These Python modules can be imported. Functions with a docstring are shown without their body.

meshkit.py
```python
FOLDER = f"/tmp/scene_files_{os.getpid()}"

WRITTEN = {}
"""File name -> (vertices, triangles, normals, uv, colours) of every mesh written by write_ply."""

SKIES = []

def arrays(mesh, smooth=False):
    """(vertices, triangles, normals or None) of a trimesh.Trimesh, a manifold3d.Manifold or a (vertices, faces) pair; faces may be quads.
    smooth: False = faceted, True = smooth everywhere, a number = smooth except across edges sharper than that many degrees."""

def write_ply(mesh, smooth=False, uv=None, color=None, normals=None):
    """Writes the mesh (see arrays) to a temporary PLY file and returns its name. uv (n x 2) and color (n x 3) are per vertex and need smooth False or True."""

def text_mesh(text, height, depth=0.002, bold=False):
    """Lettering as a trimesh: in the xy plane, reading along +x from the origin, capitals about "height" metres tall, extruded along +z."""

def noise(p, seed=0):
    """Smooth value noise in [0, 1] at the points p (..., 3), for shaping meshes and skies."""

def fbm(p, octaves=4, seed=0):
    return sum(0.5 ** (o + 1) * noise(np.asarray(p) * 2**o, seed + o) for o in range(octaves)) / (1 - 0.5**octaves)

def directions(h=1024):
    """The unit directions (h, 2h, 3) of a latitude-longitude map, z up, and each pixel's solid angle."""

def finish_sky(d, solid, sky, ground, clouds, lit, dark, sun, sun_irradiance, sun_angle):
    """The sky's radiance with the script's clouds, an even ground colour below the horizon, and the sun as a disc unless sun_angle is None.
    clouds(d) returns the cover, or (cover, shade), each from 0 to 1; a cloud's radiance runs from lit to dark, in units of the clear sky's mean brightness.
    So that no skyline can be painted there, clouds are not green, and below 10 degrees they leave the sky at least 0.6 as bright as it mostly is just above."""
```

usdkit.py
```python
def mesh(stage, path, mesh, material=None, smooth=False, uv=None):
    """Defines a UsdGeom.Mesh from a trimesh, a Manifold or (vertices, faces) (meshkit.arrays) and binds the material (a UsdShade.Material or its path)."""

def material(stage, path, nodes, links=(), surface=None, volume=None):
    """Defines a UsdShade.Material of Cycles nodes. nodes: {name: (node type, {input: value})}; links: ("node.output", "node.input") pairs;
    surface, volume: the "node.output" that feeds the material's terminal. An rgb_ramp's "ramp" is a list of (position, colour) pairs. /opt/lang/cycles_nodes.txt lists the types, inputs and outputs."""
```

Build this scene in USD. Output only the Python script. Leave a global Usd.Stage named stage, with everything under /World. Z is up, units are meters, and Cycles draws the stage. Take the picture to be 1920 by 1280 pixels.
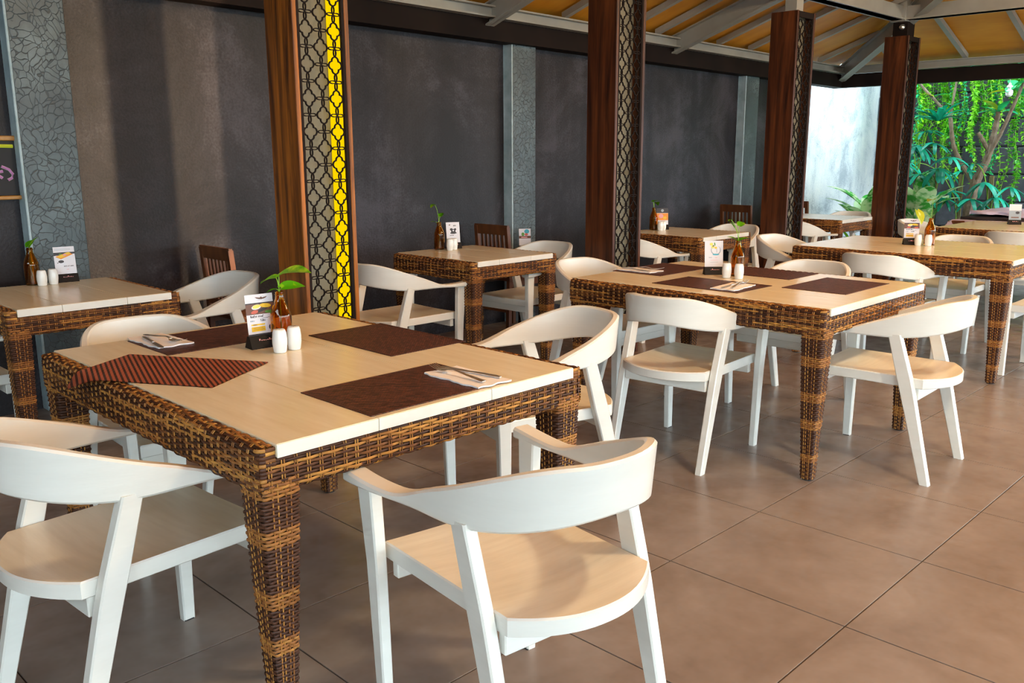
import math, random
import numpy as np, trimesh, manifold3d, usdkit, meshkit
from shapely.geometry import Point, Polygon, box as sbox
from shapely import affinity, union_all
from pxr import Usd, UsdGeom, UsdLux, UsdShade, Gf, Sdf, Vt

stage = Usd.Stage.CreateInMemory()
UsdGeom.SetStageUpAxis(stage, 'Z'); UsdGeom.SetStageMetersPerUnit(stage, 1.0)
stage.DefinePrim('/World', 'Xform')

# ------------------------------------------------------------------ camera, sky, sun, added fill lamps, exposure
FPX, YAW, PITCH, ROLL, HCAM = 1665.0, 0.78979, 0.20847, -0.00366, 1.3754
cam = UsdGeom.Camera.Define(stage, '/World/camera')
_f = np.array([math.sin(YAW) * math.cos(PITCH), math.cos(YAW) * math.cos(PITCH), -math.sin(PITCH)])
_r = np.array([math.cos(YAW), -math.sin(YAW), 0]); _u = np.cross(_r, _f)
_r2 = _r * math.cos(ROLL) + _u * math.sin(ROLL); _u2 = -_r * math.sin(ROLL) + _u * math.cos(ROLL)
cam.AddTransformOp().Set(Gf.Matrix4d(*_r2, 0, *_u2, 0, *(-_f), 0, 0, 0, HCAM, 1))
cam.CreateHorizontalApertureAttr(36.0); cam.CreateVerticalApertureAttr(24.0)
cam.CreateFocalLengthAttr(36.0 * FPX / 1920); cam.CreateClippingRangeAttr((0.05, 200))
cam.CreateExposureAttr(0.54)

sky = UsdLux.DomeLight.Define(stage, '/World/sky')
sky.CreateColorAttr((0.72, 0.90, 1.0)); sky.CreateIntensityAttr(1.8)
sun = UsdLux.DistantLight.Define(stage, '/World/sun')
sun.CreateColorAttr((1.0, 0.95, 0.86)); sun.CreateIntensityAttr(16.0); sun.CreateAngleAttr(1.0)
sun.AddTransformOp().Set(Gf.Matrix4d(Gf.Rotation(Gf.Vec3d(0, 0, 1), Gf.Vec3d(0.22, -0.42, 0.88)), Gf.Vec3d(0, 0, 0)))


LAMPS = ((2.9, 0.2, 2.95), (5.4, 0.2, 2.95), (7.9, 0.3, 2.95))  # unseen lamps, added as warm fill over the tables
for k, (x, y, z) in enumerate(LAMPS):
    l = UsdLux.SphereLight.Define(stage, f'/World/lamp_light_{k + 1}')
    l.CreateRadiusAttr(0.13); l.CreateIntensityAttr((160.0, 120.0, 115.0)[k]); l.CreateColorAttr((1.0, 0.77, 0.46)); l.AddTranslateOp().Set((x, y, z))

# ------------------------------------------------------------------ helpers
COUNT = {}


def numbered(parent, name):
    k = (parent, name); n = COUNT.get(k, 0); COUNT[k] = n + 1
    return name if n == 0 else f'{name}_{n:03d}'


def ppath(parent):
    return '/World' if parent is None else str(parent.GetPath())


def tag(o, label=None, cat=None, group=None, kind=None):
    for k, v in (('label', label), ('category', cat), ('group', group), ('kind', kind)):
        if v: o.SetCustomDataByKey(k, v)
    return o


def obj(name, mesh, mat, parent=None, smooth=30, **kw):
    p = ppath(parent)
    if isinstance(mesh, list): mesh = cat(mesh)
    m = usdkit.mesh(stage, f'{p}/{numbered(p, name)}', mesh, M[mat] if isinstance(mat, str) else mat, smooth=smooth)
    return tag(m.GetPrim(), **kw)


def thing(name, label=None, cat=None, loc=(0, 0, 0), rotz=0, group=None, kind=None, parent=None):
    p = ppath(parent)
    x = UsdGeom.Xform.Define(stage, f'{p}/{numbered(p, name)}')
    x.AddTranslateOp().Set(tuple(map(float, loc))); x.AddRotateZOp().Set(float(rotz))
    return tag(x.GetPrim(), label, cat, group, kind)


def move(o, loc, rotz):
    o.GetAttribute('xformOp:translate').Set(Gf.Vec3d(*map(float, loc))); o.GetAttribute('xformOp:rotateZ').Set(float(rotz))


def dup(src, loc, rotz, label, group=None):
    cd = src.GetCustomData(); n = src.GetName()
    n = n[:-4] if n[-4:-3] == '_' and n[-3:].isdigit() else n
    r = thing(n, label, cd['category'], loc, rotz, group)
    r.GetReferences().AddInternalReference(src.GetPath()); r.SetInstanceable(True)
    return r


def cat(ms):
    V, F, n = [], [], 0
    for m in ms:
        v, f = (np.asarray(m.vertices), np.asarray(m.faces)) if hasattr(m, 'faces') else m
        f = np.asarray(f)
        if f.shape[1] == 4: f = np.vstack([f[:, [0, 1, 2]], f[:, [0, 2, 3]]])
        V.append(v); F.append(f + n); n += len(v)
    return np.vstack(V), np.vstack(F)


def bx(x0, y0, z0, x1, y1, z1):
    v = np.array([(x, y, z) for x in (x0, x1) for y in (y0, y1) for z in (z0, z1)], float)
    f = np.array([(0, 1, 3, 2), (4, 6, 7, 5), (0, 4, 5, 1), (2, 3, 7, 6), (0, 2, 6, 4), (1, 5, 7, 3)])
    return v, np.vstack([f[:, [0, 1, 2]], f[:, [0, 2, 3]]])


def hull(p):
    m = manifold3d.Manifold.hull_points(np.asarray(p, np.float32)).to_mesh()
    return np.asarray(m.vert_properties)[:, :3].astype(float), np.asarray(m.tri_verts)


def cb(x0, y0, z0, x1, y1, z1, c=0.003):
    """Chamfered box."""
    P = []
    for sx, x in ((1, x0), (-1, x1)):
        for sy, y in ((1, y0), (-1, y1)):
            for sz, z in ((1, z0), (-1, z1)):
                P += [(x + sx * c, y + sy * c, z), (x + sx * c, y, z + sz * c), (x, y + sy * c, z + sz * c)]
    return hull(P)


def xf(m, loc=(0, 0, 0), rz=0, rx=0, ry=0, s=1):
    v, f = (np.asarray(m.vertices), np.asarray(m.faces)) if hasattr(m, 'faces') else m
    R = trimesh.transformations.euler_matrix(math.radians(rx), math.radians(ry), math.radians(rz))[:3, :3]
    return (np.asarray(v) * s) @ R.T + np.asarray(loc, float), f


def loft(rings, close=True, caps=True):
    R = np.asarray(rings, float); n, k = R.shape[:2]
    F = []
    for i in range(n - 1):
        for j in range(k if close else k - 1):
            a, b = i * k + j, i * k + (j + 1) % k
            F += [(a, b, b + k), (a, b + k, a + k)]
    V = R.reshape(-1, 3)
    if caps:
        c = len(V); V = np.vstack([V, R[0].mean(0), R[-1].mean(0)])
        for j in range(k):
            F += [(c, (j + 1) % k, j), (c + 1, (n - 1) * k + j, (n - 1) * k + (j + 1) % k)]
    return V, np.array(F)


def tube(P, r, k=8):
    P = np.asarray(P, float); r = np.broadcast_to(r, (len(P),))
    T = np.gradient(P, axis=0); T /= np.linalg.norm(T, axis=1)[:, None] + 1e-12
    up = np.array([0, 0, 1.0]) if abs(T[:, 2]).mean() < 0.8 else np.array([1.0, 0, 0])
    rings = []
    for p, t, q in zip(P, T, r):
        a = np.cross(t, up); a /= np.linalg.norm(a); b = np.cross(a, t)
        w = np.arange(k) * 2 * np.pi / k
        rings.append(p + q * (np.cos(w)[:, None] * a - np.sin(w)[:, None] * b))
    v, f = loft(rings)
    return v, f[:, ::-1]


def lathe(prof, k=24):
    prof = np.asarray(prof, float); w = np.arange(k) * 2 * np.pi / k
    R = [np.stack([r * np.cos(w), r * np.sin(w), np.full(k, z)], 1) for r, z in prof]
    return loft(R)


def extr(shape, d):
    return cat([trimesh.creation.extrude_polygon(g, d, engine='earcut') for g in getattr(shape, 'geoms', [shape])])


def bez(p0, p1, p2, n=12):
    t = np.linspace(0, 1, n)[:, None]
    return (1 - t) ** 2 * np.asarray(p0, float) + 2 * t * (1 - t) * np.asarray(p1, float) + t * t * np.asarray(p2, float)


def smooth01(t):
    t = np.clip(t, 0, 1); return t * t * (3 - 2 * t)


# ------------------------------------------------------------------ materials
M = {}


def mat(name, nodes, links=(), surface='p.BSDF'):
    M[name] = usdkit.material(stage, '/World/Looks/' + name, nodes, links, surface=surface); return M[name]


def plain(name, col, rough=0.5, **kw):
    return mat(name, {'p': ('principled_bsdf', {'base_color': col, 'roughness': rough, **kw})})


def noisy(name, c1, c2, scale=5, detail=6, rough=0.5, stretch=(1, 1, 1), bump=0.0, bscale=None, coord='object', lo=0.3, hi=0.7, distortion=0, **kw):
    """Two tones mixed by stretched noise, with an optional bump."""
    n = {'t': ('texture_coordinate', {}), 'g': ('geometry', {}), 'm': ('mapping', {'scale': stretch}), 'n': ('noise_texture', {'scale': scale, 'detail': detail, 'roughness': 0.62, 'distortion': distortion}),
         'r': ('rgb_ramp', {'ramp': [(lo, c1), (hi, c2)]}), 'p': ('principled_bsdf', {'roughness': rough, **kw})}
    src = 'g.position' if coord == 'world' else 't.object'
    l = [(src, 'm.vector'), ('m.vector', 'n.vector'), ('n.fac', 'r.fac'), ('r.color', 'p.base_color')]
    if bump:
        n['n2'] = ('noise_texture', {'scale': bscale or scale * 4, 'detail': 4}); n['b'] = ('bump', {'strength': bump, 'distance': 0.01})
        l += [('m.vector', 'n2.vector'), ('n2.fac', 'b.height'), ('b.normal', 'p.normal')]
    return mat(name, n, l)


noisy('white_paint', (0.73, 0.72, 0.66), (0.79, 0.78, 0.72), scale=3, stretch=(1, 1, 6), rough=0.26, bump=0.03, bscale=40)
noisy('seat_paint', (0.70, 0.635, 0.50), (0.80, 0.745, 0.61), scale=4, stretch=(1, 9, 1), rough=0.36, bump=0.03, bscale=30)  # the white chair paint with warm light from above mixed in
noisy('table_paint', (0.77, 0.665, 0.45), (0.85, 0.77, 0.57), scale=4, stretch=(9, 1, 1), rough=0.21, bump=0.02, bscale=30)  # warm ceiling light is put into the tabletop colour
noisy('pillar_wood_warm', (0.040, 0.010, 0.003), (0.66, 0.21, 0.022), scale=2.2, stretch=(7, 7, 0.45), rough=0.40, bump=0.05, distortion=0.7, lo=0.34, hi=0.74, specular_ior_level=0.3)  # lit copy of the pillar wood, the light put into its colour
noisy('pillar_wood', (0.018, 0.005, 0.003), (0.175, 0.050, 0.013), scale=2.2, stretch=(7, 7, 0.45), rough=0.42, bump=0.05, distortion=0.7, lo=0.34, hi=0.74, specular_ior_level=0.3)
noisy('beam_wood', (0.010, 0.006, 0.005), (0.018, 0.010, 0.008), scale=3, rough=0.7, specular_ior_level=0.15)
noisy('chair_wood', (0.09, 0.028, 0.010), (0.19, 0.065, 0.02), scale=4, stretch=(4, 4, 0.6), rough=0.4)
plain('lattice_metal', (0.012, 0.008, 0.007), 0.7, specular_ior_level=0.15)
noisy('pillar_panel', (0.20, 0.18, 0.125), (0.27, 0.25, 0.18), scale=3, rough=0.6)
mat('yellow_lamp', {'e': ('emission', {'color': (1.0, 0.64, 0.0), 'strength': 0.74})}, surface='e.emission')
mat('bulb_glow', {'e': ('emission', {'color': (1.0, 0.82, 0.55), 'strength': 6.0})}, surface='e.emission')
mat('wash_glow', {'e': ('emission', {'color': (1.0, 0.72, 0.42), 'strength': 600.0})}, surface='e.emission')  # glow of the added lamp behind the lit pillar
noisy('ceiling_board', (0.66, 0.25, 0.014), (0.80, 0.36, 0.03), scale=1.5, stretch=(4, 1, 1), rough=0.5, coord='world')
noisy('steel_paint', (0.30, 0.29, 0.26), (0.37, 0.36, 0.33), scale=3, rough=0.45)
plain('black_plastic', (0.010, 0.008, 0.008), 0.55, specular_ior_level=0.2)
plain('rubber', (0.02, 0.02, 0.02), 0.7)
plain('ceramic', (0.83, 0.84, 0.82), 0.12)
plain('paper', (0.74, 0.74, 0.80), 0.55)
plain('napkin', (0.82, 0.82, 0.84), 0.85)
plain('steel', (0.85, 0.85, 0.84), 0.34, metallic=1.0)
plain('print_brown', (0.16, 0.07, 0.045), 0.5); plain('print_yellow', (0.80, 0.50, 0.02), 0.5); plain('print_lemon', (0.80, 0.72, 0.12), 0.5)
plain('print_red', (0.62, 0.12, 0.08), 0.5); plain('print_dark', (0.03, 0.025, 0.03), 0.5); plain('print_orange', (0.80, 0.28, 0.02), 0.5)
plain('print_blue', (0.30, 0.36, 0.42), 0.5); plain('print_pink', (0.75, 0.35, 0.36), 0.5); plain('print_green', (0.10, 0.28, 0.04), 0.5); plain('print_teal', (0.05, 0.38, 0.50), 0.5)
plain('chalk_pink', (0.55, 0.22, 0.50), 0.8); plain('chalk_white', (0.5, 0.55, 0.45), 0.8); plain('chalk_lime', (0.62, 0.66, 0.03), 0.8); plain('blackboard', (0.012, 0.010, 0.012), 0.6)
noisy('frame_wood', (0.42, 0.17, 0.02), (0.56, 0.27, 0.05), scale=6, stretch=(2, 2, 1), rough=0.4)
noisy('lilac_cloth', (0.52, 0.47, 0.66), (0.66, 0.60, 0.78), scale=5, rough=0.9)
plain('dark_cloth', (0.02, 0.014, 0.018), 0.9)
mat('amber_glass', {'p': ('principled_bsdf', {'base_color': (0.80, 0.38, 0.05), 'roughness': 0.04, 'transmission_weight': 1.0, 'ior': 1.45})})
noisy('pale_edge', (0.30, 0.42, 0.46), (0.52, 0.64, 0.68), scale=9, rough=0.5, coord='world')  # daylight on the pilaster sides, painted as a pale tone
plain('grout', (0.05, 0.035, 0.028), 0.8)
noisy('ground', (0.14, 0.13, 0.10), (0.22, 0.20, 0.16), scale=2, rough=0.9, coord='world')
noisy('bark', (0.10, 0.065, 0.04), (0.26, 0.19, 0.13), scale=14, rough=0.85, bump=0.3)
noisy('stone', (0.022, 0.022, 0.028), (0.07, 0.07, 0.085), scale=4, rough=0.8, bump=0.4, bscale=12)

# floor tile: per tile shift in tone (object random), cloudy stains, soft sheen
mat('floor_tile', {'g': ('geometry', {}), 'o': ('object_info', {}), 'n': ('noise_texture', {'scale': 3.2, 'detail': 6, 'roughness': 0.6, 'distortion': 0.4}), 'ad': ('math', {'math_type': 'multiply_add', 'value2': 0.16, 'value3': 0.0}),
                   'sum': ('math', {'math_type': 'add'}), 'r': ('rgb_ramp', {'ramp': [(0.30, (0.195, 0.156, 0.136)), (0.75, (0.295, 0.252, 0.232))]}), 'n2': ('noise_texture', {'scale': 9.0, 'detail': 3}),
                   'rr': ('map_range', {'from_min': 0.3, 'from_max': 0.7, 'to_min': 0.24, 'to_max': 0.36}), 'p': ('principled_bsdf', {'specular_ior_level': 0.5})},
    [('g.position', 'n.vector'), ('o.random', 'ad.value1'), ('n.fac', 'sum.value1'), ('ad.value', 'sum.value2'), ('sum.value', 'r.fac'), ('r.color', 'p.base_color'), ('g.position', 'n2.vector'), ('n2.fac', 'rr.value'), ('rr.result', 'p.roughness')])


def concrete(name, c1, c2, c3, scale=1.5, stain=(0.01, 0.01, 0.01), bump=0.4, streak=(5.0, 5.0, 0.35), rough=0.6, lo=0.36, hi=0.66, specks=0.6):
    """Cloudy cement render: blotches, drips down the wall, small dark specks, fine grain."""
    mat(name, {'g': ('geometry', {}), 'm': ('mapping', {'scale': streak}), 'n': ('noise_texture', {'scale': scale, 'detail': 9, 'roughness': 0.68, 'distortion': 0.5}), 'nd': ('noise_texture', {'scale': 0.8, 'detail': 5, 'roughness': 0.6}),
               'av': ('math', {'math_type': 'multiply_add', 'value2': 0.42, 'value3': -0.21}), 'ad': ('math', {'math_type': 'add'}), 'ng': ('noise_texture', {'scale': 70.0, 'detail': 3}), 'ag': ('math', {'math_type': 'multiply_add', 'value2': 0.26, 'value3': -0.13}), 'ad2': ('math', {'math_type': 'add'}),
               'r': ('rgb_ramp', {'ramp': [(lo, c1), ((lo + hi) / 2, c2), (hi, c3)]}), 'n2': ('noise_texture', {'scale': 16.0, 'detail': 5, 'roughness': 0.6}), 'n4': ('noise_texture', {'scale': 1.1, 'detail': 3}), 'sm': ('math', {'math_type': 'multiply_add', 'value2': 0.35}), 'sp': ('rgb_ramp', {'ramp': [(0.86, (0, 0, 0)), (0.90, (1, 1, 1))]}),
               'mm': ('math', {'math_type': 'multiply', 'value2': specks}), 'mx': ('mix', {'color2': stain}), 'b': ('bump', {'strength': bump, 'distance': 0.006}), 'p': ('principled_bsdf', {'roughness': rough, 'specular_ior_level': 0.35})},
        [('g.position', 'm.vector'), ('m.vector', 'nd.vector'), ('g.position', 'n.vector'), ('nd.fac', 'av.value1'), ('n.fac', 'ad.value1'), ('av.value', 'ad.value2'), ('g.position', 'ng.vector'), ('ng.fac', 'ag.value1'), ('ad.value', 'ad2.value1'), ('ag.value', 'ad2.value2'), ('ad2.value', 'r.fac'),
         ('g.position', 'n2.vector'), ('g.position', 'n4.vector'), ('n4.fac', 'sm.value1'), ('n2.fac', 'sm.value3'), ('sm.value', 'sp.fac'), ('sp.color', 'mm.value1'), ('mm.value', 'mx.fac'), ('r.color', 'mx.color1'), ('mx.color', 'p.base_color'),
         ('ng.fac', 'b.height'), ('b.normal', 'p.normal')])


concrete('wall_dark', (0.0110, 0.0086, 0.0104), (0.024, 0.0205, 0.0250), (0.060, 0.054, 0.066), rough=0.5)
concrete('wall_pale', (0.42, 0.46, 0.52), (0.74, 0.77, 0.81), (0.88, 0.88, 0.88), scale=1.6, stain=(0.2, 0.22, 0.26), rough=0.75, specks=0.3)
# pilaster: blue grey plaster with fine craquelure
mat('crackle', {'g': ('geometry', {}), 'nd': ('noise_texture', {'scale': 4.0, 'detail': 3}), 'ds': ('vector_math', {'math_type': 'scale', 'scale': 0.22}), 'av': ('vector_math', {'math_type': 'add'}), 'm': ('mapping', {'scale': (1.35, 1.0, 1.0)}),
                'v': ('voronoi_texture', {'feature': 'distance_to_edge', 'scale': 23.0, 'randomness': 1.0}), 'c': ('rgb_ramp', {'ramp': [(0.0, (1, 1, 1)), (0.015, (0.8, 0.8, 0.8)), (0.05, (0, 0, 0))]}),
                'n': ('noise_texture', {'scale': 2.6, 'detail': 6, 'roughness': 0.65}), 'r': ('rgb_ramp', {'ramp': [(0.3, (0.045, 0.058, 0.066)), (0.55, (0.092, 0.126, 0.140)), (0.75, (0.20, 0.265, 0.285))]}), 'gt': ('rgb_ramp', {'ramp': [(0.4, (0.15, 0.15, 0.15)), (0.6, (0.9, 0.9, 0.9))]}),
                'mu': ('math', {'math_type': 'multiply'}), 'mx': ('mix', {'color2': (0.018, 0.018, 0.018)}), 'p': ('principled_bsdf', {'roughness': 0.4}), 'b': ('bump', {'strength': 0.4, 'distance': 0.004, 'invert': True})},
    [('g.position', 'nd.vector'), ('nd.color', 'ds.vector1'), ('g.position', 'av.vector1'), ('ds.vector', 'av.vector2'), ('av.vector', 'm.vector'), ('m.vector', 'v.vector'), ('v.distance', 'c.fac'), ('g.position', 'n.vector'), ('n.fac', 'r.fac'), ('n.fac', 'gt.fac'),
     ('c.color', 'mu.value1'), ('gt.color', 'mu.value2'), ('mu.value', 'mx.fac'), ('r.color', 'mx.color1'), ('mx.color', 'p.base_color'), ('c.color', 'b.height'), ('b.normal', 'p.normal')])
# rattan: tone per strand piece from the mesh
mat('rattan', {'a': ('attribute', {'attribute': 'tone'}), 't': ('texture_coordinate', {}), 'n': ('noise_texture', {'scale': 60.0, 'detail': 2}), 's': ('math', {'math_type': 'multiply_add', 'value2': 0.3, 'value3': -0.15}), 'ad': ('math', {'math_type': 'add'}),
               'r': ('rgb_ramp', {'ramp': [(0.10, (0.045, 0.016, 0.008)), (0.42, (0.095, 0.034, 0.014)), (0.66, (0.30, 0.115, 0.028)), (0.95, (0.60, 0.30, 0.065))]}), 'p': ('principled_bsdf', {'roughness': 0.45, 'specular_ior_level': 0.3})},
    [('t.object', 'n.vector'), ('n.fac', 's.value1'), ('a.fac', 'ad.value1'), ('s.value', 'ad.value2'), ('ad.value', 'r.fac'), ('r.color', 'p.base_color')])
plain('rattan_core', (0.020, 0.010, 0.007), 0.7)


def weave_mat(name, c1, c2, sx, sy, rot=0.0):
    mat(name, {'t': ('texture_coordinate', {}), 'm': ('mapping', {'rotation': (0, 0, rot)}), 'k': ('brick_texture', {'scale': 1.0, 'brick_width': sx, 'row_height': sy, 'mortar_size': sy * 0.13, 'mortar_smooth': 0.6, 'color1': c1, 'color2': c2, 'mortar': tuple(0.35 * x for x in c1), 'bias': -0.1}),
               'b': ('bump', {'strength': 0.6, 'distance': 0.002, 'invert': True}), 'p': ('principled_bsdf', {'roughness': 0.5})},
        [('t.object', 'm.vector'), ('m.vector', 'k.vector'), ('k.color', 'p.base_color'), ('k.fac', 'b.height'), ('b.normal', 'p.normal')])


weave_mat('mat_weave', (0.045, 0.015, 0.011), (0.16, 0.052, 0.032), 0.0150, 0.0075, 0.785)
mat('mat_stripe', {'t': ('texture_coordinate', {}), 'm': ('mapping', {'rotation': (0, 0, 0.30)}), 'w': ('wave_texture', {'bands_direction': 'x', 'scale': 22.0, 'profile': 'sine'}), 'w2': ('wave_texture', {'bands_direction': 'y', 'scale': 52.0}), 'r': ('rgb_ramp', {'ramp': [(0.30, (0.055, 0.020, 0.016)), (0.60, (0.50, 0.125, 0.055))]}),
                   'h': ('mix', {'mix_type': 'multiply', 'fac': 0.45}), 'b': ('bump', {'strength': 0.5, 'distance': 0.002}), 'p': ('principled_bsdf', {'roughness': 0.45})},
    [('t.object', 'm.vector'), ('m.vector', 'w.vector'), ('m.vector', 'w2.vector'), ('w.fac', 'r.fac'), ('r.color', 'h.color1'), ('w2.color', 'h.color2'), ('h.color', 'p.base_color'), ('w2.fac', 'b.height'), ('b.normal', 'p.normal')])


def leaf_mat(name, c1, c2, scale=6, lo=0.35, hi=0.65, stretch=(1, 1, 1), tr=0.35, vary=0.0):
    mat(name, {'t': ('texture_coordinate', {}), 'm': ('mapping', {'scale': stretch}), 'n': ('noise_texture', {'scale': scale, 'detail': 4}), 'o': ('object_info', {}), 'ov': ('math', {'math_type': 'multiply_add', 'value2': vary, 'value3': -0.5 * vary}), 'os': ('math', {'math_type': 'add'}), 'r': ('rgb_ramp', {'ramp': [(lo, c1), (hi, c2)]}), 'p': ('principled_bsdf', {'roughness': 0.27}), 'tb': ('translucent_bsdf', {}), 'x': ('mix_closure', {'fac': tr})},
        [('t.object', 'm.vector'), ('m.vector', 'n.vector'), ('o.random', 'ov.value1'), ('n.fac', 'os.value1'), ('ov.value', 'os.value2'), ('os.value', 'r.fac'), ('r.color', 'p.base_color'), ('r.color', 'tb.color'), ('p.BSDF', 'x.closure1'), ('tb.BSDF', 'x.closure2')], surface='x.closure')


leaf_mat('leaf_pothos', (0.10, 0.42, 0.005), (0.55, 0.75, 0.02), scale=22, lo=0.5, hi=0.68)
leaf_mat('leaf_palm', (0.002, 0.13, 0.075), (0.02, 0.62, 0.42), scale=3, vary=0.55, lo=0.2, hi=0.8)
leaf_mat('leaf_vine', (0.015, 0.30, 0.02), (0.38, 0.85, 0.03), scale=9, vary=0.3, lo=0.3, hi=0.7)
leaf_mat('leaf_tree', (0.01, 0.40, 0.20), (0.08, 0.66, 0.26), scale=3)
leaf_mat('leaf_yellow', (0.40, 0.50, 0.02), (0.75, 0.72, 0.05), scale=5)
leaf_mat('leaf_variegated', (0.06, 0.45, 0.05), (0.72, 0.86, 0.55), scale=9, lo=0.42, hi=0.55)
leaf_mat('leaf_fern', (0.04, 0.24, 0.02), (0.14, 0.45, 0.04), scale=5)
plain('stem_green', (0.22, 0.45, 0.03), 0.5)
plain('stem_brown', (0.13, 0.10, 0.03), 0.7)

# ------------------------------------------------------------------ setting: floor
YW = 5.2                                     # back wall
SX, SY, OX, OY = 0.60, 0.621, 2.999, 1.613   # tile grid
fl = thing('floor', 'beige brown stone tile floor with thin dark joints', kind='structure')
obj('grout', bx(-3.2, -3.6, -0.06, 10.85, YW, -0.004), 'grout', fl, smooth=False)
tl = []
for i in range(-8, 14):
    for j in range(-9, 7):
        x0, y0 = OX + i * SX, OY + j * SY
        x1, y1 = min(x0 + SX, 10.85), min(y0 + SY, YW)
        if x1 - x0 < 0.05 or y1 - y0 < 0.05: continue
        cx, cy = (x0 + x1) / 2, (y0 + y1) / 2
        dep = cx * math.sin(YAW) + cy * math.cos(YAW); lat = cx * math.cos(YAW) - cy * math.sin(YAW)
        vis = dep > 0.4 and abs(lat) < 0.62 * dep + 0.6
        tl.append((0 if vis else 1, math.hypot(cx, cy), x0, y0, x1, y1))
tl.sort(); g_ = 0.0022
rest = []
for k, (_, _, x0, y0, x1, y1) in enumerate(tl):
    m = cb(x0 + g_, y0 + g_, -0.02, x1 - g_, y1 - g_, 0.0, 0.0007)
    if k < 280 and not _: obj('tile', m, 'floor_tile', fl, smooth=False)
    else: rest.append(m)
obj('far_tile', rest, 'floor_tile', fl, smooth=False, kind='stuff')
gr = obj('ground', bx(-30, -30, -0.3, 40, 30, -0.062), 'ground', smooth=False, kind='structure', label='bare earth around the pavilion')

# ------------------------------------------------------------------ setting: walls and pilasters
obj('wall_back', bx(-4.3, YW, -0.05, 9.75, YW + 0.36, 3.0), 'wall_dark', smooth=False, kind='structure', label='dark grey mottled cement wall behind the tables')
obj('wall_back', bx(9.3, 5.56, -0.05, 13.2, 5.76, 4.2), 'wall_pale', smooth=False, kind='structure', label='pale weather-stained concrete wall in daylight beside the garden')
for n_, (x0, x1) in enumerate(((1.555, 1.835), (5.17, 5.44), (8.70, 8.97))):
    obj(f'trim_{n_ + 1}', cb(x0, YW - 0.09, 0.0, x1, YW + 0.02, 2.34, 0.004), 'crackle', smooth=False, kind='structure', label='blue grey crackled plaster pilaster, ' + ('nearest, beside the blackboard' if n_ == 0 else 'between the first two pillars' if n_ == 1 else 'farthest along the wall'))
obj('wall_left', bx(-4.4, -2.5, -0.05, -4.2, YW, 3.0), 'wall_dark', smooth=False, kind='structure', label='unseen dark wall added behind the camera to darken the floor')  # unseen wall, added to block light and deepen the left floor
XE = 13.12
we = thing('wall_garden', 'dark stone block wall behind the garden plants', kind='structure')
obj('backing', bx(XE + 0.06, 0.0, -0.05, XE + 0.25, 5.56, 4.4), 'stone', we, smooth=False)
rs = np.random.default_rng(5)
for r in range(11):
    y = 0.4 - 0.3 * (r % 2)
    while y < 5.5:
        w = rs.uniform(0.45, 0.75); z0 = r * 0.36
        if y + w > 0.6:
            px = rs.uniform(0.0, 0.04)
            obj('stone_block', cb(XE + px, y + 0.008, z0 + 0.008, XE + 0.12, min(y + w, 5.56) - 0.008, z0 + 0.352, 0.012), 'stone', we, smooth=False)
        y += w

# ------------------------------------------------------------------ setting: roof
TILT = -0.011
RY, RX, ZR = 3.82, 9.40, 2.66       # ring beam lines and its underside
EY, EX = 5.06, 10.80                # eaves
SL = 0.335


def zt(x): return TILT * (x - 3.7)


def beam(p, q, w, h, side=None):
    """Box beam from p to q (points on its underside centre line), w wide, h tall, vertical sides."""
    p, q = np.asarray(p, float), np.asarray(q, float); d = q - p; n = np.array([d[1], -d[0], 0]); n /= np.linalg.norm(n); u = np.array([0, 0, 1.0])
    P = [e + s * n * w / 2 + t * u * h for e in (p, q) for s in (-1, 1) for t in (0, 1)]
    return hull(P)


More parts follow.
